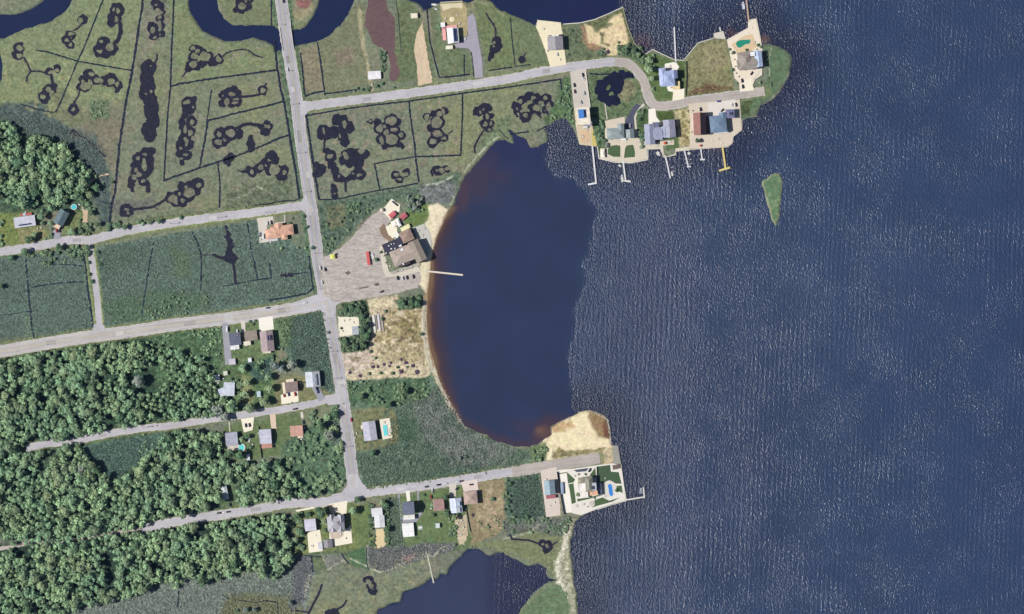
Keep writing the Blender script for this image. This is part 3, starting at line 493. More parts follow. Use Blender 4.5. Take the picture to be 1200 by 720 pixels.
m, nt, b = nmat('ground')
at = nt.nodes.new('ShaderNodeVertexColor'); at.layer_name = 'tone'
p1 = pos(nt)
f1 = noise(nt, .36, 4, p1, .75); f2 = noise(nt, .09, 3, p1, .6); f3 = noise(nt, .23, 2, p1, .6)
amp = mth(nt, 'MULTIPLY', at.outputs['Alpha'], 1.0)
v1 = mth(nt, 'MULTIPLY', ramp(nt, f1, .25, .75, -.75, .75), amp)
v2 = mth(nt, 'MULTIPLY', ramp(nt, f3, .3, .7, -.4, .4), amp)
v3 = ramp(nt, f2, .3, .7, -.12, .12)
tot = mth(nt, 'ADD', mth(nt, 'ADD', mth(nt, 'ADD', v1, v2), v3), 1.0)
c1 = scalecol(nt, at.outputs['Color'], mth(nt, 'MAXIMUM', tot, .25))
hue = nt.nodes.new('ShaderNodeHueSaturation'); nt.links.new(c1, hue.inputs['Color'])
nt.links.new(ramp(nt, noise(nt, .17, 3, p1), .3, .7, .475, .525), hue.inputs['Hue'])
nt.links.new(hue.outputs[0], b.inputs['Base Color']); b.inputs['Roughness'].default_value = .95; b.inputs['Specular IOR Level'].default_value = .1
bump(nt, noise(nt, .8, 3, p1, .7), mth(nt, 'MULTIPLY', at.outputs['Alpha'], .55), .9, b)
ground = gridmesh('ground', xs, ys, Z, cr, m); ground['kind'] = 'structure'

# ---------------- water ----------------
wxs = axis(-12, 1212, 3, -5000, 6200); wys = axis(-12, 732, 3, -5000, 5800)
WX, WY = np.meshgrid(wxs, wys)
dl = np.minimum.reduce([-sdf(WX, WY, q) for q in (RIVER1, RIVER2, SLIVER, NORTH, INLET)])
dmn = np.maximum(-dl, 0); dsh = np.maximum(-np.maximum(dl, sdf(WX, WY, ISLET)), 0)
wc = np.zeros(WX.shape + (4,))
def wblend(m, c, k=1):
    m = m[..., None]; wc[..., :3] = wc[..., :3] * (1 - m) + m * np.array(C(*c, k))
wc[..., :3] = C(45,62,90)
wblend(sm((WX - 700) / 420) * .8, (50,68,100))
wblend(sm(1 - dmn / 60) * .9, (36,42,64))
wblend(sm(vnoise(WX, WY, 150, 21, 3) * 1.2 - .1) * .5, (48,62,94))
wblend(sm(1 - (np.hypot((WX - 880), (WY - 470) * .55)) / 170) * .3, (52,62,86))
wblend(sm(1 - np.hypot((WX - 980) / 230, (WY - 330) / 160)) * .5, (58,74,104))  # broad sheen on the open water, painted into its colour
cal = sm((sdf(WX, WY, CALM) + vnoise(WX, WY, 14, 77, 3) * 6) / 18 + .5)
wblend(cal, (48,58,86))
wblend(cal * sm(1 - (WY - 165) / 60) * .7, (44,48,84))
chan = sm((735 - WX) / 20) * sm((90 - WY) / 20)
wblend(chan, (32,42,74))
wblend(sm(1 - np.hypot(WX - 690, WY - 35) / 60) * sm((60 - WY) / 20), (34,38,76))
wblend(sm(sdf(WX, WY, INLET) / 2), (56,64,90))
inr = sm(sdf(WX, WY, INLET) / 2) * sm((WX - 560) / 30)
wblend(inr, (46,48,74))
# shallows: tea-coloured water over sand
dn = dsh + vnoise(WX, WY, 20, 8, 2) * 4
bay = sm((545 - WX) / 20) * cal
wblend(bay * sm(1.4 - dn / 19) * (WY > 236) * (WY < 515) * .8, (70,56,66))
wblend(bay * sm(1.3 - dn / 8) * (WY > 240) * (WY < 512) * .9, (86,62,56))
wblend(bay * sm(1.3 - dn / 3.5) * (WY > 240) * (WY < 505) * .9, (126,100,76))
blob = lambda cx, cy, rx, ry, k: sm(1.2 - np.hypot((WX - cx) / rx, (WY - cy) / ry) + vnoise(WX, WY, 16, int(cx), 3) * .45) * k
wblend(cal * blob(564, 204, 40, 32, .5), (76,58,66)); wblend(cal * blob(543, 226, 12, 26, .55), (88,60,62))
wblend(cal * blob(640, 502, 38, 17, .6), (78,54,62)); wblend(blob(638, 507, 12, 9, .8), (128,98,72))
wblend(cal * sm((WY - 480) / 20) * sm(1.2 - dn / 11) * .7, (78,60,66))
wblend(blob(896, 46, 8, 6, .6) * (dsh < 14), (124,92,72)); wblend(blob(752, 48, 12, 12, .6), (70,48,58)); wblend(blob(856, 39, 9, 6, .7), (76,54,60)); wblend(blob(832, 174, 16, 6, .5), (60,46,60))
rip = 1 - cal * .93
rip = rip * (1 - chan * .9)
rip = np.where(sdf(WX, WY, INLET) > -2, np.clip((WX - 560) / 30, .08, .7), rip)
rip = rip * np.where((WX < 500) & (WY < 200), .05, 1)
near = 1 + .35 * sm(1 - (np.abs(WX - 700)) / 160)
wc[..., 3] = rip * near
m, nt, b = nmat('water')
at = nt.nodes.new('ShaderNodeVertexColor'); at.layer_name = 'tone'
A = at.outputs['Alpha']
pa = pos(nt, 1, .62, 1, R(5)); pb = pos(nt, 1, .9, 1, R(-26)); pc = pos(nt)
h1 = noise(nt, .5, 1, pa, .5); h2 = noise(nt, .72, 2, pb, .6)
patch = ramp(nt, noise(nt, .02, 2, pc), .35, .65, .93, 1.1)
h = mth(nt, 'ADD', mth(nt, 'MULTIPLY', h1, 1.0), mth(nt, 'MULTIPLY', h2, 1.0))
wv = nt.nodes.new('ShaderNodeTexWave'); wv.wave_type = 'BANDS'; wv.bands_direction = 'X'; wv.inputs['Scale'].default_value = .055
wv.inputs['Distortion'].default_value = 3.5; wv.inputs['Detail'].default_value = 2; wv.inputs['Detail Scale'].default_value = .6
nt.links.new(pos(nt, 1, .6, 1, R(3)), wv.inputs['Vector'])
h = mth(nt, 'ADD', h, mth(nt, 'MULTIPLY', wv.outputs['Fac'], mth(nt, 'MULTIPLY', ramp(nt, noise(nt, .009, 2, pc), .42, .6, .02, .2), 1.0)))
nt.links.new(scalecol(nt, at.outputs['Color'], ramp(nt, noise(nt, .015, 3, pc), .3, .7, .92, 1.08)), b.inputs['Base Color'])
b.inputs['Roughness'].default_value = .24; b.inputs['IOR'].default_value = 1.33
bump(nt, h, mth(nt, 'MULTIPLY', mth(nt, 'MULTIPLY', A, patch), .40), 2.6, b)
water = gridmesh('water', wxs, wys, np.zeros(WX.shape), wc, m); water['kind'] = 'structure'

# ---------------- marsh ponds and ditches ----------------
def pondmat(name, c, r=.25):
    m, nt, b = nmat(name); f = ramp(nt, noise(nt, .3, 4, pos(nt)), .3, .7, .6, 1.5)
    nt.links.new(scalecol(nt, C(*c), f), b.inputs['Base Color']); b.inputs['Roughness'].default_value = r; return m
PM = pondmat('marsh_pond_water', (38,38,50)); DM = pondmat('ditch_water', (36,42,56)); PB = pondmat('deep_pond_water', (26,28,50))
LEV = [G + .01]
def lev(d=.003): LEV[0] += d; return LEV[0]
def contour(name, f, x0, y0, x1, y1, step, mat, z):
    gx = np.arange(x0, x1, step); gy = np.arange(y0, y1, step); XX, YY = np.meshgrid(gx, gy); F = f(XX, YY)
    vs, fs, idx = [], [], {}
    def V(key, x, y):
        if key not in idx: idx[key] = len(vs); vs.append(W(x, y, z))
        return idx[key]
    ny, nx = F.shape; pos_ = F > 0
    cnt = pos_[:-1, :-1].astype(int) + pos_[1:, :-1] + pos_[:-1, 1:] + pos_[1:, 1:]
    for j, i in zip(*np.nonzero(cnt)):
        cor = ((j, i), (j + 1, i), (j + 1, i + 1), (j, i + 1)); poly = []
        for k in range(4):
            a, b_ = cor[k], cor[(k + 1) % 4]; fa, fb = F[a], F[b_]
            if fa > 0: poly.append(V(a, gx[a[1]], gy[a[0]]))
            if (fa > 0) != (fb > 0):
                t = fa / (fa - fb); key = (min(a, b_), max(a, b_))
                poly.append(V(key, gx[a[1]] + (gx[b_[1]] - gx[a[1]]) * t, gy[a[0]] + (gy[b_[0]] - gy[a[0]]) * t))
        if len(poly) > 2: fs.append(tuple(poly))
    o = link(name, mesh(name, vs, fs, mat)); o['kind'] = 'structure'; return o
def pond(circ, holes=(), paths=(), mat=None, jag=1.1, shrink=.45):
    pts = [(c[0] - c[2], c[1] - c[2]) for c in circ] + [(c[0] + c[2], c[1] + c[2]) for c in circ]
    for p, wd in paths: pts += [(x - 3, y - 3) for x, y in p] + [(x + 3, y + 3) for x, y in p]
    P = np.array(pts); sd = int(P[0, 0] * 7)
    def f(x, y):
        F = np.full(x.shape, -1e3)
        x_, y_ = x, y; x = x + vnoise(x, y, 4.5, sd + 9, 2) * 1.5; y = y + vnoise(x, y, 4.5, sd + 19, 2) * 1.5
        for c in circ: F = np.maximum(F, c[2] + .2 - np.hypot(x - c[0], y - c[1]))
        for h in holes:
            rx = h[2] * 1.12 + .25; ry = (h[3] if len(h) > 3 else h[2]) * 1.12 + .25
            F = np.minimum(F, (np.hypot((x - h[0]) / rx, (y - h[1]) / ry) - .92) * min(rx, ry))
        F = F + vnoise(x, y, 3, sd, 2) * jag * .7 + vnoise(x, y, 7, sd + 3, 2) * .5
        x, y = x_, y_
        for p, wd in paths: F = np.maximum(F, wd / 2 - pdist(x, y, p) + vnoise(x, y, 2.5, sd + 5, 2) * .45)
        return F
    return contour('marsh_pond' if mat is None else 'pond', f, P[:, 0].min() - 2, P[:, 1].min() - 2, P[:, 0].max() + 2, P[:, 1].max() + 2, .62, mat or PM, lev())
for i_, p in enumerate(PONDS):
    LEV[0] = G + .012 + .004 * (i_ % 4); pond(*p)
pond([(705,100,7),(702,106,6),(712,96,7),(720,91,6.5),(729,88,6),(736,88,4),(741,89,2.5),(726,96,6),(722,104,7),(714,104,8),(707,113,7),(716,113,9),(721,118,6),(713,121,4)], [(713,103,1.8,3),(717,111,2.6,2)], [([(692,86.5),(703,87.5),(714,87)],1.6)], PB)

def ribbon(pts, widths, z, uvs=False, closed=False):
    n = len(pts); vs = []; fs = []
    for i, (x, y) in enumerate(pts):
        a = pts[max(i - 1, 0)]; c = pts[min(i + 1, n - 1)]; dx, dy = c[0] - a[0], c[1] - a[1]; L = math.hypot(dx, dy) or 1
        nx, ny = dy / L, -dx / L; wl, wr = widths[i]
        for s in (-wl, 0, wr): vs.append(W(x + nx * s, y + ny * s, z))
    for i in range(n - 1):
        k = 3 * i; fs += [(k, k + 1, k + 4, k + 3), (k + 1, k + 2, k + 5, k + 4)]
    return vs, fs
def resample(line, step=1.5, smooth=False):
    P = [np.array(p, float) for p in line]; out = []
    for i in range(len(P) - 1):
        p0, p1, p2, p3 = P[max(i - 1, 0)], P[i], P[i + 1], P[min(i + 2, len(P) - 1)]
        n = max(1, int(np.linalg.norm(p2 - p1) / step))
        for k in range(n):
            t = k / n
            q = .5 * ((2 * p1) + (p2 - p0) * t + (2*p0 - 5*p1 + 4*p2 - p3) * t*t + (3*p1 - p0 - 3*p2 + p3) * t**3) if smooth else p1 + (p2 - p1) * t
            out.append((float(q[0]), float(q[1])))
    out.append((float(P[-1][0]), float(P[-1][1]))); return out
DITCH = [
 ([(124,-8),(100,52),(91,72),(71,120),(65,132)],1.8),([(42,59),(55,61),(72,66),(91,72),(120,77),(155,83)],1.7),
 ([(168,-8),(166,12),(163,30),(155,83),(148,118),(140,170),(135,225),(131,240),(128,263)],2.8),([(64,132),(55,131),(40,127),(24,122)],1.3),
 ([(204,-8),(203,20),(201,60),(200,100),(196,140),(194,180),(192,213)],2.0),([(201,101),(212,98),(220,97),(250,92),(290,87),(325,82)],2.2),
 ([(318,-8),(318,30)],1.6),([(321,48),(323,62),(325,80),(328,100),(333,120),(338,150),(342,175),(347,205),(351,233)],2.6),([(351,233),(345,235),(330,236),(315,239),(298,241)],1.4),
 ([(192,212),(205,207),(220,202),(234,197),(255,190),(275,184),(290,178),(310,170),(325,163),(340,158)],2.2),
 ([(248,105),(246,118),(244,132),(242,145)],1.4),([(244,140),(240,165),(236,185),(234,197)],2.2),([(242,142),(262,137),(280,132),(305,126),(333,119)],2.2),
 ([(255,190),(257,205),(258,218),(257,244)],1.9),([(116,236),(124,238),(131,238)],1),([(262,188),(268,186),(276,182)],3),
 ([(341,24),(343,45)],1.4),([(352,62),(355,85),(357,112)],1.8),([(357,113),(368,109),(380,107)],2.0),([(381,110),(400,108),(422,104.5)],1.6),([(372,50),(375,68),(378,90),(381,112)],1.9),
 ([(359,136),(368,134),(380,132),(410,127),(440,123),(478,119),(520,113),(545,109),(598,102),(625,98),(657,93),(658,106)],1.8),
 ([(359,134),(361,150),(364,170),(367,192),(370,210),(374,234)],2.6),([(374,234),(390,234),(402,232),(425,227),(445,223),(470,219),(490,215)],1.6),
 ([(479,119),(482,145),(486,170),(487,183),(489,200),(491,214)],2.0),([(542,110),(542,135),(541,160),(540,182),(515,183),(487,184)],1.9),
 ([(439,192),(460,188),(487,184)],1.5),([(439,192),(442,207),(445,222)],1.8),
 ([(500,8),(502,30),(504,50),(508,65),(512,80),(515,91),(530,90),(551,87)],1.7),([(544,64),(544,90)],1.4),([(551,57),(554,70),(555,90)],1.0),
 ([(598,22),(601,55),(604,78),(622,76)],1.2),([(573,83),(585,81),(600,79)],1.5),([(464,0),(467,20),(469,45),(470,60)],.8),
 ([(30,303),(32,325),(35,360),(37,380),(40,396)],1.8),([(52,310),(75,310),(98,312)],1.3),([(98,300),(101,315),(103,340),(106,360),(109,383)],1.8),([(37,337),(60,333),(80,331),(100,330)],1.5),([(-10,371),(15,368),(35,365),(45,364)],.9),
 ([(180,284),(176,305),(172,330),(166,370)],1.3),([(225,272),(232,285),(236,299),(236,320),(235,341)],1.5),
 ([(290,262),(292,275),(294,290),(298,308),(302,328),(318,326),(316,308)],1.5),([(302,328),(285,331),(260,336)],1.1),([(340,322),(362,319)],1.2),([(362,300),(364,318),(367,338),(360,344),(340,348),(315,352)],1.6),
 ([(365,651),(366,662),(367,674)],1.2),([(400,648),(404,655),(409,661)],1.2),([(430,642),(429,655),(432,668)],.9),([(356,651),(378,653)],.9),
 ([(280,704),(292,705),(300,707),(310,704),(325,706)],1.1),([(325,706),(326,720)],1.2),([(260,697),(270,703)],1),([(210,692),(208,712)],1.4),
 ([(122,184),(124,182)],1.5),([(585,152),(590,158),(596,163)],1.0),([(598,157),(608,156),(620,154.5)],1.6),([(629,154),(640,148)],1.3),([(642,680),(652,680)],1.2),
 ([(0,380),(1,381)],1)]
for i, (L, wd) in enumerate(DITCH[:-1]):
    LEV[0] = G + .036 + .004 * (i % 6)
    P = resample(L, 1.6); wd = wd * 1.25 if (P[0][1] > 255 and wd < 2) else wd; vs, fs = ribbon(P, [((wd / 2) * random.uniform(.6, 1.5), (wd / 2) * random.uniform(.6, 1.5)) for _ in P], lev(.003))
    o = link('ditch', mesh('ditch', vs, fs, DM)); o['kind'] = 'structure'
mud = [(432,-4),(452,-4),(455,12),(462,22),(464,40),(463,60),(465,75),(469,85),(466,93),(458,95),(456,88),(458,78),(454,62),(447,56),(438,52),(434,42),(427,28),(429,12)]
MUDM = flat(C(104,78,78), .9, .16, .25)
contour('mudflat', lambda x, y: sdf(x, y, mud) + vnoise(x, y, 6, 5, 3) * 2.2, 424, -6, 474, 98, .8, MUDM, G + .008)
LEV[0] = G + .07

# ---------------- roads ----------------
def roadmat(name, c, streak=.1, var=.1, crack=True):
    m, nt, b = nmat(name)
    uv = nt.nodes.new('ShaderNodeUVMap'); mp = nt.nodes.new('ShaderNodeMapping'); mp.inputs['Scale'].default_value = (5, .02, 1)
    nt.links.new(uv.outputs[0], mp.inputs[0])
    s = ramp(nt, noise(nt, 1.0, 3, mp.outputs[0]), .3, .7, -streak, streak)
    v = ramp(nt, noise(nt, .35, 4, pos(nt)), .3, .7, -var, var); v2 = ramp(nt, noise(nt, .04, 2, pos(nt)), .35, .65, -var * .8, var * .8)
    nt.links.new(scalecol(nt, C(*c), mth(nt, 'ADD', mth(nt, 'ADD', mth(nt, 'ADD', s, v), v2), 1.0)), b.inputs['Base Color'])
    b.inputs['Roughness'].default_value = .9; return m
RM1 = roadmat('asphalt', (172,168,174), .14, .09); RM2 = roadmat('pale_asphalt', (190,186,190), .1, .09); SH = roadmat('shoulder_gravel', (196,190,186), .05, .12)
RMX = roadmat('sandy_asphalt', (182,172,164), .12, .08); DRT = roadmat('dirt_track', (196,184,172), .12, .12)
RMD = roadmat('east_west_asphalt', (186,180,177), .12, .08)
def road(name, line, wd, mat, jag=.3, z=None, taper=0):
    P = resample(line, 2.5, True); z = z or lev()
    n = len(P); ws = [(wd / 2 + random.uniform(-jag, jag), wd / 2 + random.uniform(-jag, jag)) for _ in P]
    vs, fs = ribbon(P, ws, z)
    me = mesh(name, vs, fs, mat); uvl = me.uv_layers.new(name='UVMap'); acc = [0]
    for i in range(1, n): acc.append(acc[-1] + math.dist(P[i], P[i - 1]))
    for lp in me.loops:
        k = lp.vertex_index; uvl.data[lp.index].uv = ((k % 3) / 2, acc[k // 3])
    o = link(name, me); o['kind'] = 'structure'; return o
road('dirt_track', [(-60,648),(0,643),(35,637),(75,635),(125,626),(150,622),(168,619)], 4, DRT, .5)
road('road_shoulder', RB, 10, SH, .7); road('road_shoulder', RE, 8.6, SH, .6); road('road_shoulder', RF, 11, SH, .7); road('road_shoulder', RG, 10.6, SH, .6)
road('road_shoulder', RD, 14.6, SH, .5); road('road_shoulder', MAIN, 14.6, SH, .5); road('road_shoulder', RC, 7.4, SH, .4)
road('road', RC, 6, RM2); road('road', RB, 8.2, RM2); road('road', RE, 7, RM2); road('road', RF, 9, RM2, .2)
road('road', RG[:12], 8.6, RM2, .2); road('road', RG[11:], 8.6, RMX, .2); road('road', [(600,553),(640,547),(670,542),(703,537)], 13, RMX, .5); road('road', RD, 12, RMD, .15); road('road', MAIN, 12, RM1, .15)
def pad(name, poly, mat, jag=0.0, z=None, depth=.9, fe=1.5):
    if jag:
        Q = []
        for i in range(len(poly)):
            a, b_ = poly[i], poly[(i + 1) % len(poly)]; n = max(1, int(math.dist(a, b_) / fe))
            for k in range(n):
                t = k / n; Q.append((a[0] + (b_[0] - a[0]) * t + random.uniform(-jag, jag), a[1] + (b_[1] - a[1]) * t + random.uniform(-jag, jag)))
        poly = Q
    z = z or lev(); mb = MB(); mb.prism([W(x, y)[:2] for x, y in poly], z - depth, z)
    o = mb.build(name, mat); o['kind'] = 'structure'; return o
for x, y, L_, w_, a_, c_ in [(338,70,9,5,98,146),(343,105,6,4.5,98,196),(351,160,14,5,98,150),(361,205,8,5,98,192),(375,318,7,5,98,152),(393,420,12,5,98,158),(400,448,5,9,98,200),(408,512,10,5,97,160),(60,402,12,5,8,164),(140,391,9,5,8,204),(222,379,14,5,8,160),(268,373,10,11,8,196),(330,364,9,5,8,158),(300,597,12,4,10,168),(470,573,9,4,9,206),(560,559,10,4,9,168),(430,116,10,4,8,170),(560,98,12,4,9,206),(640,83.5,9,5,8,166),(120,510,9,3.6,8,172),(250,255.3,9,4,7,206),(90,281.5,10,4,3,170)]:
    z_ = lev(.001); A_ = R(a_); cx_, cy_, _q = W(x, y); P_ = [(x + u * math.cos(A_) + v * math.sin(A_), y - u * math.sin(A_) + v * math.cos(A_)) for u, v in ((-L_/2, -w_/2), (L_/2, -w_/2), (L_/2, w_/2), (-L_/2, w_/2))]
    MB_ = MB(); MB_.v = [W(px_, py_, z_) for px_, py_ in P_]; MB_.f = [(3, 2, 1, 0)]; o = MB_.build('road_patch', flat(C(c_, c_ - 4, c_ - 3), .9, .1)); o['kind'] = 'structure'
# junction aprons
for q in ([(352,118),(364,119),(372,119),(372,127),(362,130),(357,136),(352,134)], [(352,238),(340,238.5),(352,246),(364,254),(368,246),(360,232),(358,228)],
          [(340,356),(372,345),(376,340),(390,342),(400,346),(402,353),(394,358),(393,372),(381,372),(376,364),(340,368)], [(108,388),(110,380),(121,380),(124,386)], [(380,464),(392,462),(396,450),(404,455),(406,480),(398,474),(384,475)],
          [(400,578),(406,570),(409,556),(420,556),(424,566),(430,572),(436,580),(410,589),(398,590)]):
    pad('road_apron', q, RM2, .2)
LOT, nt, b = nmat('gravel_lot')
q_ = pos(nt, .35, 1.6, 1, R(-28)); q2 = pos(nt, .15, 1, 1, R(-12))
f_ = mth(nt, 'ADD', mth(nt, 'ADD', ramp(nt, noise(nt, .5, 4, q_, .7), .3, .7, -.3, .3), ramp(nt, noise(nt, .5, 3, q2), .35, .65, -.1, .12)), mth(nt, 'ADD', ramp(nt, noise(nt, .5, 4, pos(nt), .7), .3, .7, -.18, .18), 1.0))
nt.links.new(scalecol(nt, C(184,174,166), f_), b.inputs['Base Color']); b.inputs['Roughness'].default_value = .95
pad('parking_lot', [(379,344),(376,318),(376,303),(386,299),(400,290),(415,275),(430,258),(443,247),(450,244),(456,252),(466,250),(455,262),(450,272),(456,282),(450,292),(447,300),(452,313),(458,319),(463,317),(490,315),(494,326),(490,337),(465,344),(440,349),(400,355),(390,354)], LOT, .8)
pad('parking_lot', [(668,84),(687,81.5),(692,128),(673,130)], roadmat('beige_lot', (206,196,184), .02, .05), .15)
DRK = flat(C(74,78,98), .9, .08); CREAM = flat(C(246,236,212), .8, .04); WHT = flat(C(246,240,226), .8, .04); CONC = flat(C(212,204,190), .85, .06); TAN = flat(C(222,198,172), .85, .08)
GRY = flat(C(158,158,166), .85, .06); GRN = flat(C(72,96,56), .95, .2, .5); SND = flat(C(240,228,194), .9, .05); DIRT = flat(C(214,194,170), .9, .12); PINK = flat(C(226,210,200), .85, .05)
STN = flat(C(206,190,172), .9, .18, .4)
# paint lines on the two larger roads
LW = flat(C(226,224,214), .7, .05); LY = flat(C(206,190,130), .7, .05)
def offs(line, o):
    P = resample(line, 4, True); Q = []
    for i, (x, y) in enumerate(P):
        a = P[max(i - 1, 0)]; c = P[min(i + 1, len(P) - 1)]; dx, dy = c[0] - a[0], c[1] - a[1]; L = math.hypot(dx, dy) or 1
        Q.append((x + dy / L * o, y - dx / L * o))
    return Q
LINEZ = lev(.006)
for ln, half in ((MAIN, 4.6), (RD, 4.6)):
    for o_, mt, wd in ((-half, LW, .3), (half, LW, .3), (-.3, LY, .25), (.3, LY, .25)):
        P = offs(ln, o_); vs, fs = ribbon(P, [(wd / 2, wd / 2)] * len(P), LINEZ)
        o = link('road_marking', mesh('road_marking', vs, fs, mt)); o['kind'] = 'structure'; LINEZ += .002

